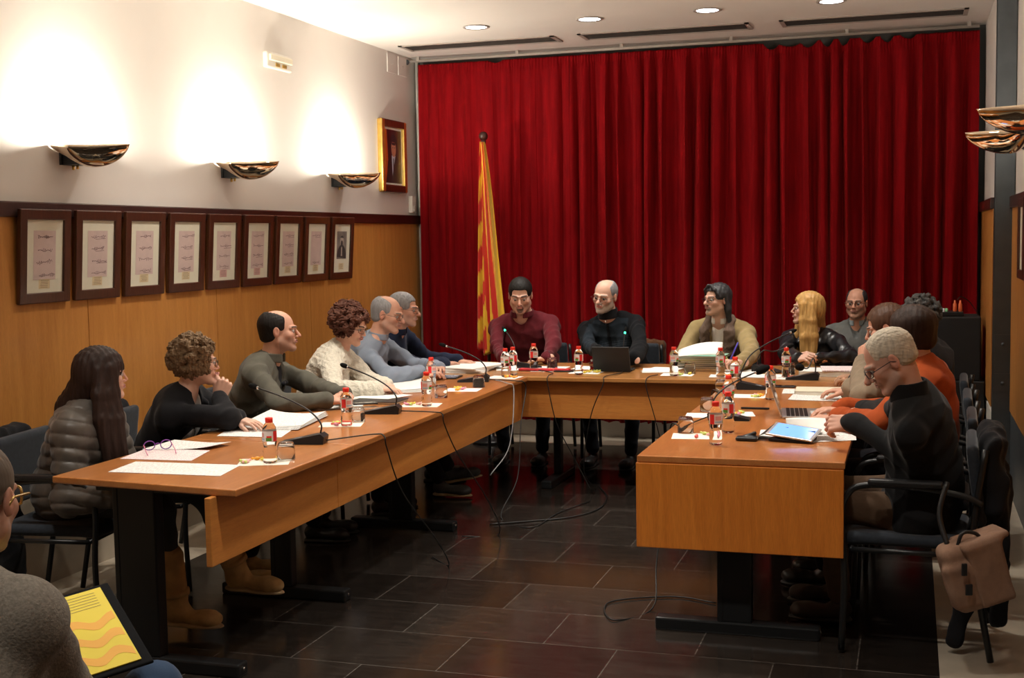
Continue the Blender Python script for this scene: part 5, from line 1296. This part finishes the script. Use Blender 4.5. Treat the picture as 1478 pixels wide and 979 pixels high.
GL = mat('thin_metal_rim', (.10, .08, .07), .3, metal=.8); GLB = mat('black_rim', (.012, .012, .015), .3); GLG = mat('gold_rim', (.55, .36, .12), .25, metal=.7)
JD = cloth('dark_trouser_cloth', (.014, .014, .018)); BT = mat('tan_suede', (.48, .30, .12), .85, noise=(18, .2), bump=(120, .4, .002)); BS = mat('black_leather', (.015, .013, .012), .35, spec=.5, bump=(80, .4, .002))
def lapels(p, mt, v, r=.013, top=.10):
    sd = S()
    bot = p.T(.93, 0, 0)+p.f*.112-p.ut*v
    for x in (-1, 1):
        a = p.T(1.03, x*.062, -.02); m_ = p.T(.92, x*.068, .088); sd.cap(a, m_, r, r*1.5, .01); sd.cap(m_, bot+p.r*x*.012, r*1.5, r*.7, .01)
    o = sdfobj('lapels', sd, .0045, mt, p.root, p.org); return o
SK1 = (.60, .33, .235); SK2 = (.66, .40, .30); SK3 = (.55, .29, .20)
# 1 ---- long haired woman, puffer jacket
H = atx(149, 541, -3.25)
p = Person('woman with long dark brown hair in a quilted taupe puffer jacket', (-3.42, 4.50), 8, H, hs=97, hp=0, w=.88, fem=True, skin=SK2, vox=.0038, slouch=.02, pz=.54)
p.reach(1, (-3.02, 4.33, .61), hint=(-.6, -.3, -1), curl=(30, 40, 30)).reach(0, (-3.03, 4.60, .62), hint=(-.5, .4, -1), curl=(30, 40, 30))
p.leg([(-2.93, 4.38, .54), (-2.86, 4.62, .58)], [(-2.86, 4.42, .13), (-2.78, 4.70, .19)][::1])
p.legs = [(p.T(.02, -.085), np.array((-2.86, 4.62, .57)), np.array((-2.76, 4.74, .20))), (p.T(.02, .085), np.array((-2.90, 4.40, .53)), np.array((-2.87, 4.43, .13)))]
p.body(lips=(.55, .22, .2), brow=(.05, .03, .02), jaw=.92, nose=.6)
M['puffer'] = mat('quilted_nylon', (.085, .070, .058), .42, sheen=.2, noise=(8, .1))
p.garment('puffer_jacket', M['puffer'], off=.034, disp=quilt(2), fold=.006, neck=.075, cuff=.006)
p.collar(M['puffer'], r=.072, h=.05, th=.02, gap=.03)
p.trousers(cloth('grey_jeans', (.050, .050, .046)), off=.0); p.shoes(BT, M['sole_tan'], dirs=[(1, .28, -.1), (1, .05, 0)], kind='boot', boot=.2)
p.hair(longhair(p, .46, fwd=.03, fringe=True), H_dark, vstrand(.0018), .004)
# 2 ---- curly woman in black blazer
H = atx(285, 523, -3.2)
p = Person('woman with ash brown curls in a black blazer, fist at her cheek', (-3.44, 5.20), 10, H, hs=102, hp=-4, w=.9, fem=True, skin=SK2, vox=.0038, slouch=.02, pz=.54)
hx = p.hw(.045, .105, -.135)
p.reach(1, hx+np.array((0, 0, -.045)), fd=(.25, .25, .9), back=(.6, -.75, 0), curl=[(70, 80, 50)]*4, thumb=20, elbow=atz(330, 604, .80))
p.reach(0, atz(345, 606, .785), fd=(.95, -.25, -.1), curl=(8, 14, 10), hint=(-.3, .5, -1)).sit(kn=.42, kz=.53)
p.body(lips=(.5, .2, .18), brow=(.10, .06, .04), jaw=.95, nose=.8)
p.garment('blouse', mat('white_blouse', (.62, .60, .57), .8), off=.002, sleeves=False, fold=.002, v=.05)
M['blazer_b'] = cloth('black_blazer_wool', (.010, .010, .012)); p.garment('blazer', M['blazer_b'], off=.016, v=.20, neck=.068, fold=.005); lapels(p, M['blazer_b'], .20)
p.trousers(JD); p.shoes(BT, M['sole_tan'])
p.hair(curly(p, seed=3, n=330, r=(.014, .024), low=-.115), H_curl, frizz(3), .011, .0036); p.glasses(GLB, r=(.023, .015))
# 3 ---- bald man, grey green sweater
H = atx(404, 478, -3.25)
p = Person('bald man with dark side hair in a grey green shawl collar sweater', (-3.47, 6.06), 12, H, hs=84, hp=0, w=1.08, fat=.02, skin=SK1, vox=.004, slouch=.03, pz=.54, headscale=1.03)
p.reach(1, atz(474, 578, .790), fd=(.75, .65, .0), back=(.1, -.3, .9), curl=(35, 45, 30), hint=(.1, -.9, -.6)).reach(0, atz(500, 570, .80), fd=(.4, -.85, .1), back=(.3, .1, .9), curl=(35, 45, 30), hint=(-.2, .8, -.8)).sit(kz=.53)
p.body(beard='stubble', brow=(.03, .02, .015), chub=.6, nose=1.0, beardc=(.10, .08, .07))
sg = cloth('grey_green_knit', (.095, .090, .072)); p.garment('sweater', sg, off=.018, fold=.007, v=.09, neck=.07); p.collar(sg, r=.066, h=.035, th=.014, gap=.03)
p.garment('undershirt', JD, off=.0, sleeves=False, fold=.001, neck=.06)
p.trousers(JD); p.shoes(BS, M['sole_black'])
p.hair(balding(p, .007), H_black, p.strand(.0008, 90), .002)
s = S(); c = p.T(.80, 0, .135); s.ell(c-p.r*.02, (.022, .012, .014), p.tb(), .004); s.ell(c+p.r*.02, (.022, .012, .014), p.tb(), .004); s.ell(c, (.008, .012, .008), None, .004)
sdfobj('collar_knot', s, .004, JD, p.root, p.org)
# 4 ---- auburn curls, white knit
H = atx(508, 470, -3.1)
p = Person('woman with auburn curls and glasses in a white knitted sweater, looking down', (-3.38, 6.72), 15, H, hs=62, hp=-20, w=.88, fem=True, skin=SK2, vox=.0042, slouch=.03, pz=.54)
p.reach(1, atz(545, 562, .785), fd=(.9, .4, 0), curl=(20, 25, 15), hint=(-.1, -.9, -.7)).reach(0, atz(556, 556, .785), fd=(.5, -.7, 0), curl=(20, 25, 15), hint=(-.2, .7, -.8)).sit(kn=.42, kz=.53)
p.body(lips=(.5, .2, .18), brow=(.06, .03, .02), jaw=.93, nose=.7, eye=.6)
wk = mat('white_cable_knit', (.66, .62, .52), .95, sheen=.3, noise=(60, .12), bump=(110, .9, .008))
kn = wob(8, 120, .003, n=5, ridge=True); p.garment('knit_sweater', wk, off=.022, fold=.005, neck=.075, disp=lambda P: kn(P)+.004*np.sin(P[:, 2]*40))
p.trousers(JD); p.shoes(BS, M['sole_black'])
p.hair(curly(p, R0=(.122, .125, .115), c0=(0, -.035, .028), seed=5, n=380, r=(.014, .023), low=-.13), H_aub, frizz(5), .011, .0038); p.glasses(GL, r=(.022, .015))
# 5 ---- blue grey shirt
H = atx(560, 454, -3.12)
p = Person('balding man with glasses in a blue grey striped shirt, leaning on the desk', (-3.42, 7.32), 14, H, hs=70, hp=-12, w=1.04, fat=.015, skin=SK1, vox=.0044, slouch=.04, pz=.54, headscale=1.03)
p.reach(1, atz(606, 538, .79), fd=(.95, .3, .0), curl=(15, 25, 20), hint=(0, -.9, -.7)).reach(0, atz(634, 532, .80), fd=(.3, -.9, .1), curl=(40, 50, 35), hint=(-.2, .8, -.8))
p.legs = [(p.T(.02, -.09), np.array((-2.98, 7.42, .54)), np.array((-2.80, 7.45, .15))), (p.T(.02, .09), np.array((-2.98, 7.22, .53)), np.array((-2.80, 7.30, .10)))]
p.body(beard='stubble', beardc=(.35, .30, .27), brow=(.12, .09, .07), chub=.4, nose=1.3)
sb = mat('blue_grey_striped_cotton', (.21, .25, .32), .85, sheen=.1, noise=(12, .06)); p.garment('shirt', sb, off=.014, fold=.009, ffreq=34, neck=.068); p.collar(sb, r=.064, h=.03, th=.005, gap=.03)
p.trousers(JD); p.shoes(mat('grey_canvas', (.05, .05, .05), .8), M['sole_tan'], dirs=[(1, .12, .22), (1, .05, .0)])
p.hair(balding(p, .004), H_grey, p.strand(.0006, 90), .002); p.glasses(GL, r=(.023, .015))
# 6 ---- navy jacket man
H = atx(584, 447, -3.17)
p = Person('grey haired man in a navy jacket mostly hidden behind the blue shirted man', (-3.46, 7.82), 8, H, hs=74, hp=-5, w=1.0, fat=.015, skin=SK1, vox=.0052, slouch=.03, pz=.54)
p.reach(1, (-2.95, 7.80, .785), hint=(0, -.8, -.8)).reach(0, (-2.92, 8.0, .785), hint=(-.2, .8, -.8)).sit(kz=.53)
p.body(beard='stubble', beardc=(.35, .30, .27), brow=(.1, .08, .07), nose=1.2); nv_ = cloth('navy_wool', (.012, .018, .042)); p.garment('jacket', nv_, off=.02, fold=.006, neck=.07); p.collar(nv_, r=.068, h=.03, th=.008, gap=.03)
p.trousers(JD); p.shoes(BS, M['sole_black']); p.hair(p.hair_cap(.008), H_grey, p.strand(.001, 80), .002); p.glasses(GL)
# 7 ---- maroon sweater man
H = aty(751, 427, 8.68)
p = Person('dark haired man with a goatee in a maroon sweater, reading downward', (H[0]+.02, 8.98), -88, H, hs=-4, hp=-17, w=1.16, fat=.055, skin=SK2, vox=.0044, slouch=.03, pz=.54, headscale=1.1); p.nr = .062
p.reach(1, atz(727, 517, .785), fd=(.8, -.35, -.1), curl=(30, 35, 20), hint=(-.75, -.1, -.9)).reach(0, atz(789, 517, .785), fd=(-.9, -.1, -.1), curl=(20, 30, 20), hint=(.75, -.1, -.9)).sit(kz=.54, spread=.14)
p.body(beard='goatee', beardc=(.03, .02, .015), brow=(.02, .013, .01), chub=.7, nose=1.0, neckr=.066, gaze=(0, -25), eye=.5)
sm = cloth('maroon_knit', (.105, .012, .018)); p.garment('sweater', sm, off=.016, v=.045, neck=.082); p.collar(sm, r=.078, h=.028, th=.011, gap=.03)
p.trousers(JD); p.shoes(BS, M['sole_black'])
p.hair(p.hair_cap(.009, low=-.03), H_black, p.strand(.0008, 90), .002)
W_ = p.arm[0][2]; E0 = p.arm[0][1]; d = nrm(W_-E0); a = W_-d*.03
MB().tube([a-d*.006-np.array(p.org), a+d*.008-np.array(p.org)], .0345, 18).build('watch_strap', M['black'], p.root); MB().tube([a+np.array((0, -.012, .028))-p.org, a+np.array((0, -.016, .036))-p.org], .019, 18).build('watch_face', M['steel_dark'], p.root)
# 8 ---- bald bearded man in dark zip sweater
H = aty(873, 428, 8.74)
p = Person('bald man with a short grey beard in a black half zip sweater', (H[0]+.10, 9.0), -94, H, hs=-27, hp=-8, hr=-7, w=1.08, fat=.045, skin=SK2, vox=.0044, slouch=.02, pz=.54, headscale=1.06)
p.reach(1, atz(862, 508, .83), fd=(.85, -.4, -.05), curl=(15, 20, 15), hint=(-.75, .1, -.9)).reach(0, atz(912, 519, .80), fd=(-.9, -.1, .15), curl=(25, 30, 20), hint=(.75, 0, -.9)).sit(kz=.54, spread=.14)
p.body(beard='full', beardc=(.42, .38, .34), brow=(.22, .18, .15), nose=1.2, chub=.3)
M['zipsw'] = mat('black_and_slate_knit', (.02, .02, .02), .9, spec=.15, sheen=.02, vcol=True, bump=(300, .35, .0015))
def zc(P, p=p):
    l = (P-p.P); u = l@p.ut/p.L; x = l@p.r; f = l@p.f; c = np.tile(np.array([.006, .0065, .008]), (len(P), 1))
    m_ = (np.abs(x+.0) < .150)*(f > .03)*(u > .45)*(u < 1.02); st = .6+.8*(np.sin(l[:, 2]*420+8*np.sin(x*9)) > .2)*((u > .5)*(u < .75))
    m_ = m_*(np.abs(x) > .012); return c*(1-m_[:, None])+m_[:, None]*np.array([.024, .034, .046])*st[:, None]
p.garment('zip_sweater', M['zipsw'], off=.016, neck=.072, colf=zc); p.collar(cloth('black_knit_collar', (.011, .011, .013)), r=.066, h=.055, th=.009, gap=.0)
c = p.T(1.0, -.0, .088)+p.ut*.01; MB().tube([c-p.org, c-p.ut*.03+p.f*.008-p.org], .004, 6).build('zip_pull', M['chrome'], p.root)
p.trousers(JD); p.shoes(BS, M['sole_black'])
p.hair(balding(p, .003, low=-.03), H_grey, p.strand(.0005, 90), .002); p.glasses(GL, r=(.023, .014), drop=-.006)
# 9 ---- tan blazer, scarf
H = aty(1034, 433, 8.74)
p = Person('man with long dark hair, glasses and grey goatee in a tan blazer and taupe scarf', (H[0]+.03, 9.0), -100, H, hs=-48, hp=2, w=1.04, fat=.02, skin=SK2, vox=.0044, slouch=.02, pz=.54)
p.reach(1, atz(1000, 514, .80), fd=(.9, -.5, -.1), curl=(20, 25, 15), hint=(-.75, .1, -.9)).reach(0, atz(1069, 523, .80), fd=(-.85, -.4, .1), curl=(45, 50, 30), hint=(.75, -.1, -.9)).sit(kz=.54)
p.body(beard='goatee', beardc=(.22, .2, .19), brow=(.05, .04, .035), nose=1.2)
ws = mat('white_shirt_cotton', (.72, .68, .63), .8); p.garment('shirt', ws, off=.002, sleeves=False, fold=.004, v=.07); p.collar(ws, r=.060, h=.03, th=.005, gap=.035)
bz = cloth('tan_blazer_wool', (.30, .225, .105)); p.garment('blazer', bz, off=.02, v=.30, neck=.072, fold=.007); lapels(p, bz, .30, .014)
sc = cloth('taupe_knit_scarf', (.165, .115, .09), b=(160, .9, .006)); s = S()
for x in (-1, 1):
    pts = [p.T(1.06, x*.02, -.07), p.T(1.05, x*.075, -.01), p.T(.93, x*.088, .09), p.T(.65, x*.085, .145), p.T(.28, x*.095, .15)]
    for k in range(4): s.cap(pts[k], pts[k+1], (.030, .036, .042, .048)[k]*.9, (.036, .042, .048, .050)[k]*.9, .02)
f1 = wob(4, 50, .004, n=4, ridge=True); sdfobj('scarf', s, .005, sc, p.root, p.org, f1, .012)
p.trousers(JD); p.shoes(BS, M['sole_black'])
sd = p.hair_cap(.012, low=-.15); sd.ell(p.hw(0, -.078, -.10), np.array((.070, .038, .10))*p.hs, p.R, .03)
for x in (-1, 1):
    sd.cap(p.hw(x*.074, -.01, .05), p.hw(x*.082, -.045, -.07), .015, .022, .012); sd.cap(p.hw(x*.082, -.045, -.07), p.hw(x*.078, -.065, -.17), .022, .016, .012)
    sd.cap(p.hw(x*.012, .070, .108), p.hw(x*.052, .066, .072), .010, .009, .008); sd.cap(p.hw(x*.052, .066, .072), p.hw(x*.074, .034, .022), .010, .008, .008)
p.hair(sd, H_salt, vstrand(.0016), .004); p.glasses(GLB, r=(.023, .015))
o = MB().tube([p.arm[0][2]+np.array((-.06, -.03, .02)), p.arm[0][2]+np.array((-.01, -.04, .13))], .005, 8).build('pen', mat('blue_plastic', (.10, .08, .55), .3)); tag(o, 'blue ballpoint pen held by the man in tan blazer', 'pen')
# 10 ---- blond woman
H = aty(1164, 446, 8.70)
p = Person('woman with long straight blond hair in a black leather jacket, hands clasped', (H[0]+.06, 8.96), -98, H, hs=-82, hp=4, w=.92, fem=True, skin=SK2, vox=.0044, slouch=.01, pz=.54)
p.reach(1, atz(1150, 519, .80), fd=(.75, -.5, .25), back=(-.3, -.4, .8), curl=(35, 45, 30), hint=(-.9, 0, -.6)).reach(0, atz(1182, 517, .80), fd=(-.8, -.4, .25), back=(.3, -.4, .8), curl=(35, 45, 30), hint=(.9, 0, -.6)).sit(kz=.54, kn=.42)
p.body(lips=(.58, .25, .22), brow=(.25, .15, .08), jaw=.92, nose=.7)
p.garment('top', JD, off=.0, sleeves=False, fold=.002, v=.03); lj = mat('black_leather_jacket', (.012, .013, .016), .33, spec=.6, bump=(60, .35, .004)); p.garment('leather_jacket', lj, off=.018, v=.16, neck=.07, fold=.008, ffreq=40); lapels(p, lj, .16, .014)
p.trousers(cloth('blue_jeans', (.03, .06, .11))); p.shoes(BS, M['sole_black'])
p.hair(longhair(p, .47, fwd=.04, th=.016), H_blond, vstrand(.0016), .004)
# 11 ---- man behind, grey sweater
H = aty(1236, 438, 9.36)
p = Person('man with glasses in a grey sweater sitting behind, against the curtain', (H[0]+.02, 9.46), -95, H, hs=-12, hp=0, w=1.04, fat=.025, skin=SK3, vox=.0052, slouch=.01, pz=.54, headscale=.98)
p.reach(1, (H[0]-.12, 9.12, .58), hint=(-1, .2, -.5)).reach(0, (H[0]+.16, 9.12, .58), hint=(1, .2, -.5)).sit(kz=.54, kn=.40, ank=.36)
p.body(beard='stubble', beardc=(.2, .17, .15), brow=(.05, .04, .035), chub=.9, nose=1.1)
gs = cloth('grey_knit', (.125, .13, .125)); p.garment('sweater', gs, off=.018, fold=.007, neck=.074, v=.03); p.collar(mat('pale_blue_shirt', (.30, .38, .42), .8), r=.066, h=.03, th=.005, gap=.035)
p.trousers(JD); p.shoes(BS, M['sole_black']); p.hair(balding(p, .006), H_salt, p.strand(.0006, 90), .002); p.glasses(GLB, r=(.024, .013))
# 12 ---- white haired man in black fleece, near right
H = aty(1283, 521, 4.98)
p = Person('white haired man with glasses in a black fleece at the near right desk', (.03, 5.12), 176, H, hs=-84, hp=-33, w=1.10, fat=.03, skin=(.62, .34, .25), vox=.0034, slouch=.05, pz=.53, headscale=1.05)
p.reach(0, aty(1229, 611, 5.12), fd=(-.9, .35, -.1), back=(.1, -.75, .6), curl=[(30, 40, 25), (40, 50, 30), (45, 55, 30), (50, 55, 30)], thumb=15, elbow=aty(1318, 662, 4.93)).reach(1, atz(1246, 592, .82), fd=(-.9, -.1, -.1), back=(.2, .2, .9), curl=(18, 22, 15), hint=(.2, .9, -.7))
p.legs = [(p.T(.02, -.09), np.array((-.30, 5.08, .53)), np.array((-.27, 5.26, .10))), (p.T(.02, .09), np.array((-.30, 5.38, .53)), np.array((-.30, 5.52, .10)))]
p.body(beard='stubble', beardc=(.55, .5, .45), brow=(.35, .3, .25), nose=1.4, chub=.5, eye=.5)
fb = cloth('black_fleece', (.009, .009, .010), sheen=.1); p.garment('fleece', fb, off=.018, fold=.010, neck=.072, v=.03, ffreq=24); p.collar(fb, r=.074, h=.05, th=.010, gap=.05, low=.01)
p.collar(mat('check_shirt_cloth', (.16, .18, .22), .85, noise=(160, .5)), r=.064, h=.038, th=.006, gap=.035, name='shirt_collar')
p.trousers(cloth('brown_corduroy', (.10, .060, .036)), off=.012); p.shoes(mat('brown_suede', (.06, .040, .028), .8), M['sole_black'], dirs=[(-1, 0, 0), (-1, 0, 0)])
sd = p.hair_cap(.0035, low=-.05); sd.ell(p.hw(0, .105, .065), np.array((.085, .055, .065))*p.hs, p.R, .02, 's')
for x in (-1, 1): sd.ell(p.hw(x*.085, .03, -.02), np.array((.03, .045, .055))*p.hs, p.R, .01, 's')
fw = wob(2, 230, .0011, n=5, ridge=True); p.hair(sd, H_white, fw, .004, .003); p.glasses(GLB, r=(.023, .015), th=.0017)
# 13 ---- orange sweater
H = aty(1312, 481, 5.80)
p = Person('person with thick dark brown hair in a rust orange sweater, seen from behind', (.05, 5.84), 172, H, hs=-118, hp=-10, w=1.0, fat=.01, skin=SK1, vox=.004, slouch=.04, pz=.54)
p.reach(0, (-.30, 5.68, .79), fd=(-1, .2, 0), hint=(.3, -.9, -.7)).reach(1, (-.30, 5.98, .79), hint=(.3, .9, -.7)).sit(kz=.53)
p.body(brow=(.03, .02, .015)); so = cloth('rust_knit', (.34, .060, .012)); p.garment('sweater', so, off=.026, fold=.007, neck=.075); p.collar(cloth('dark_striped_collar', (.035, .028, .026)), r=.070, h=.035, th=.009, gap=.02)
p.trousers(JD); p.shoes(BS, M['sole_black'])
sd = p.hair_cap(.019, low=-.10, top=.9); w6 = wob(6, 60, .003, n=5); p.hair(sd, H_dark, lambda P: w6(P)+vstrand(.001)(P), .006)
# 14 ---- beige sweater
H = aty(1277, 473, 6.55)
p = Person('person with brown hair in a beige sweater resting the forehead on one hand', (.06, 6.56), 176, H, hs=-92, hp=-18, w=.92, fem=True, skin=SK1, vox=.0042, slouch=.04, pz=.54)
p.reach(0, atz(1243, 524, .92), fd=(.1, .1, 1), back=(-.8, -.5, 0), curl=[(50, 60, 40)]*4, elbow=atz(1246, 574, .79)).reach(1, (-.30, 6.72, .79), fd=(-1, 0, 0), hint=(.3, .9, -.7)).sit(kz=.53, kn=.42)
p.body(brow=(.05, .03, .02)); bg = cloth('beige_knit', (.24, .185, .13)); p.garment('sweater', bg, off=.026, fold=.009, neck=.07, ffreq=34)
p.trousers(JD); p.shoes(BS, M['sole_black']); p.hair(p.hair_cap(.013, low=-.08), H_br, vstrand(.0014), .003)
# 15 ---- dark coat, grey curls
H = aty(1323, 458, 7.25)
p = Person('person with grey curly hair in a dark coat behind the orange sweater', (.07, 7.30), 176, H, hs=-104, hp=-5, w=1.0, fat=.02, skin=(.45, .25, .15), vox=.0052, slouch=.03, pz=.54)
p.reach(0, (-.28, 7.15, .79), hint=(.3, -.9, -.7)).reach(1, (-.28, 7.42, .79), hint=(.3, .9, -.7)).sit(kz=.53)
p.body(brow=(.1, .1, .1)); dc = cloth('dark_coat_wool', (.012, .013, .016)); p.garment('coat', dc, off=.034, fold=.008, neck=.075); p.trousers(JD); p.shoes(BS, M['sole_black'])
p.hair(curly(p, R0=(.10, .112, .10), seed=8, n=240, r=(.012, .02), low=-.08), H_greyd, frizz(7), .011)
# 16 ---- man in the foreground
H = aty(-38, 722, 1.95)
p = Person('man in the foreground in a grey knitted sweater, seen from behind, cut by the frame', (-1.62, 1.58), 84, H, hs=150, hp=-4, w=1.22, fat=.05, skin=SK1, vox=.0052, slouch=.03, pz=.54, headscale=1.03)
F0 = aty(150, 945, 2.22); k1 = aty(222, 1000, 2.30); k0 = k1+np.array((-.28, .05, 0))
p.reach(1, F0+np.array((-.08, -.06, -.08)), fd=(.2, .9, .2), hint=(.8, -.4, -.6), curl=(30, 40, 30)).reach(0, F0+np.array((-.32, .02, -.06)), fd=(.3, .9, .2), hint=(-.8, -.2, -.6), curl=(30, 40, 30)).leg([k0, k1], [(k0[0], k0[1]+.02, .09), (k1[0], k1[1]+.02, .09)])
p.body(beard='stubble', beardc=(.3, .25, .22), brow=(.15, .1, .08)); fg = cloth('grey_marled_knit', (.215, .185, .150), n=(140, .25), b=(220, .8, .003)); p.garment('sweater', fg, off=.026, fold=.007, neck=.074, ffreq=18); p.collar(fg, r=.070, h=.03, th=.012, gap=0)
p.trousers(cloth('blue_jeans_cloth', (.030, .055, .105))); p.shoes(BS, M['sole_black'])
p.hair(p.hair_cap(.006, low=-.05), hairm('grey_brown_hair', (.16, .12, .09), .7), p.strand(.0006, 90), .002); p.glasses(GLG, r=(.026, .019), th=.0028)
# folder on his lap
a, b, c_, d_ = aty(84, 860, 2.33), aty(160, 838, 2.42), aty(206, 958, 2.22), aty(120, 990, 2.12)
cen = (a+b+c_+d_)/4; ux = nrm(b-a); uy = nrm((d_-a)-((d_-a)@ux)*ux); nz_ = np.cross(ux, uy); nz_ = nz_ if nz_[2] > 0 else -nz_
if np.cross(ux, uy)[2] < 0: uy = -uy
t = thing('ring_folder', 'black folder with a yellow and orange printed page held by the foreground man', 'folder', tuple(cen))
Mx = Matrix(((ux[0], uy[0], nz_[0], 0), (ux[1], uy[1], nz_[1], 0), (ux[2], uy[2], nz_[2], 0), (0, 0, 0, 1))); wv = np.linalg.norm(b-a)*.5+.01; hv = .155
sgn = 1 if (a-cen)@uy > 0 else -1
MB().box((-wv-.03, -hv, -.008), (wv, hv, 0), bev=.004, M=Mx).build('cover', mat('matte_black_cover', (.010, .010, .011), .9, spec=.1), t)
pg = MB().box((-wv+.0, -hv+.015, .0005), (wv-.022, hv-.015, .003), M=Mx)
for k in range(3):
    yy = sgn*(.02-k*.06); pts = [(-wv+.004+(2*wv-.03)*i/10, yy+.012*math.sin(i*.8+k), .0034) for i in range(11)]
    vs = [Mx @ Vector((x, y+s_*.014, z)) for x, y, z in pts for s_ in (-1, 1)]; pg.add(vs, [(2*i, 2*i+2, 2*i+3, 2*i+1) for i in range(10)], 1)
for k in range(6):
    yy = sgn*(.125-k*.010); vs = [Mx @ Vector(v) for v in ((-wv+.02, yy, .0034), (wv-.04, yy, .0034), (wv-.04, yy+.0015, .0034), (-wv+.02, yy+.0015, .0034))]; pg.add(vs, [(0, 1, 2, 3)], 2)
pg.build('printed_page', [mat('yellow_page', (.80, .62, .03), .6), mat('orange_print', (.85, .42, .04), .6), mat('page_ink', (.25, .18, .05), .6)], t)
# ------------------------------------------------------------------ their chairs
for x, y, az, l in [(-3.42, 5.20, 8, 'black framed chair under the curly haired woman in black blazer'), (-3.45, 6.08, 8, 'black framed chair under the bald man in grey green sweater'), (-3.37, 6.74, 8, 'black framed chair under the woman in white knit'),
                    (-3.40, 7.30, 8, 'black framed chair under the man in the blue grey shirt'), (-3.44, 7.88, 4, 'black framed chair under the man in navy, by the flag'),
                    (-2.70, 8.98, -90, 'black framed chair under the man in the maroon sweater'), (-2.00, 9.0, -90, 'black framed chair under the bald bearded man, a brown jacket on its back'), (-1.29, 9.0, -92, 'black framed chair under the man in the tan blazer'),
                    (-.62, 8.97, -90, 'black framed chair under the blond woman'), (-.38, 9.47, -90, 'black framed chair against the curtain under the man in grey'),
                    (.0, 5.13, 178, 'black framed chair under the white haired man, coat over its back'), (.03, 5.84, 178, 'black framed chair under the person in rust orange'), (.04, 6.56, 178, 'black framed chair under the person in beige'),
                    (.05, 7.28, 178, 'black framed chair under the person in the dark coat'), (-1.62, 1.58, 84, 'black framed chair under the foreground man')]:
    chair(x, y, az, l)
# ------------------------------------------------------------------ coats and bag
def coat(x, y, az, label, mt, low=.10, seed=3, h=.80, w=.20, sleeve=None, tilt=.0):
    B = basis(az); t = thing('hanging_coat', label, 'coat', (x, y, 0)); o_ = np.array((x, y, 0.0)); sd = S()
    c = o_-B[1]*.30
    sd.box(c+np.array((0, 0, h-.13)), (w+.03, .040, .15), np.array([B[0], B[1], B[2]]), .035, .03); sd.cap(c-B[0]*w*.8+np.array((0, 0, h)), c+B[0]*w*.8+np.array((0, 0, h)), .045, .045, .04)
    sd.box(c-B[1]*.03+np.array((0, 0, (h-.2+low)/2+.02)), (w, .035, (h-.2-low)/2+.05), np.array([B[0], B[1], B[2]]), .03, .06)
    if sleeve: 
        for (a, b, r0, r1) in sleeve: sd.cap(np.array(a), np.array(b), r0, r1, .03)
    f1 = wob(seed, 30, .010, (1, 1, .35), 6, True); sdfobj('coat_body', sd, .008, mt, t, tuple(o_), f1, .025); return t
bc = cloth('black_coat_cloth', (.010, .010, .012))
coat(-3.42, 4.47, 8, 'black coat hanging over the chair back behind the puffer jacket woman', bc, low=.16, seed=4)
coat(.0, 5.13, 178, 'black coat over the chair back of the white haired man, sleeve to the floor', bc, low=.15, seed=6, h=.82, sleeve=[((.26, 4.98, .5), (.17, 4.97, .05), .06, .035)])
coat(-2.0, 9.02, -90, 'brown jacket over the chair back of the bald bearded man', cloth('brown_jacket_cloth', (.085, .038, .018)), low=.35, seed=7, h=.80, w=.23)
coat(-3.42, 5.22, 8, 'black coat over the chair back of the curly haired woman in black', bc, low=.25, seed=8, h=.80)
# messenger bag
B0 = aty(1404, 826, 4.72); t = thing('messenger_bag', 'beige canvas messenger bag hanging tilted beside the coat on the right', 'bag', (B0[0], B0[1], B0[2]), rz=math.radians(20))
mb_ = mat('beige_canvas', (.25, .145, .095), .85, noise=(40, .08), bump=(260, .5, .002)); R_ = np.array(Matrix.Rotation(.30, 3, 'Y'))
s = S(); s.box((0, 0, 0), (.100, .055, .125), R_, .03, .02); s.box((-.035, -.045, -.03), (.075, .025, .085), R_, .02, .015); sdfobj('bag_body', s, .006, mb_, t, (0, 0, 0), wob(4, 40, .003, n=4), .006)
s = S(); s.box((.038, -.058, .012), (.066, .018, .118), R_, .014, .01); s.box((.02, .0, .128), (.088, .065, .012), R_, .01, .03); sdfobj('flap', s, .006, mb_, t, (0, 0, 0), wob(5, 40, .002, n=4), .005)
MB().box((-.075, -.088, .01), (-.055, -.080, .055), bev=.003).build('buckle', M['black'], t); MB().box((-.06, -.088, -.06), (-.035, -.080, -.02), bev=.003).build('buckle', M['black'], t)
MB().tube(bez([(-.07, -.03, .10), (-.05, -.03, .15), (.0, -.03, .145), (.03, -.03, .10)], 6), .007, 8).build('handle', M['black'], t)
MB().tube(bez([(-.09, .0, .09), (-.10, .06, .20), (-.06, .09, .31)], 6), .010, 8).build('strap', M['black'], t)
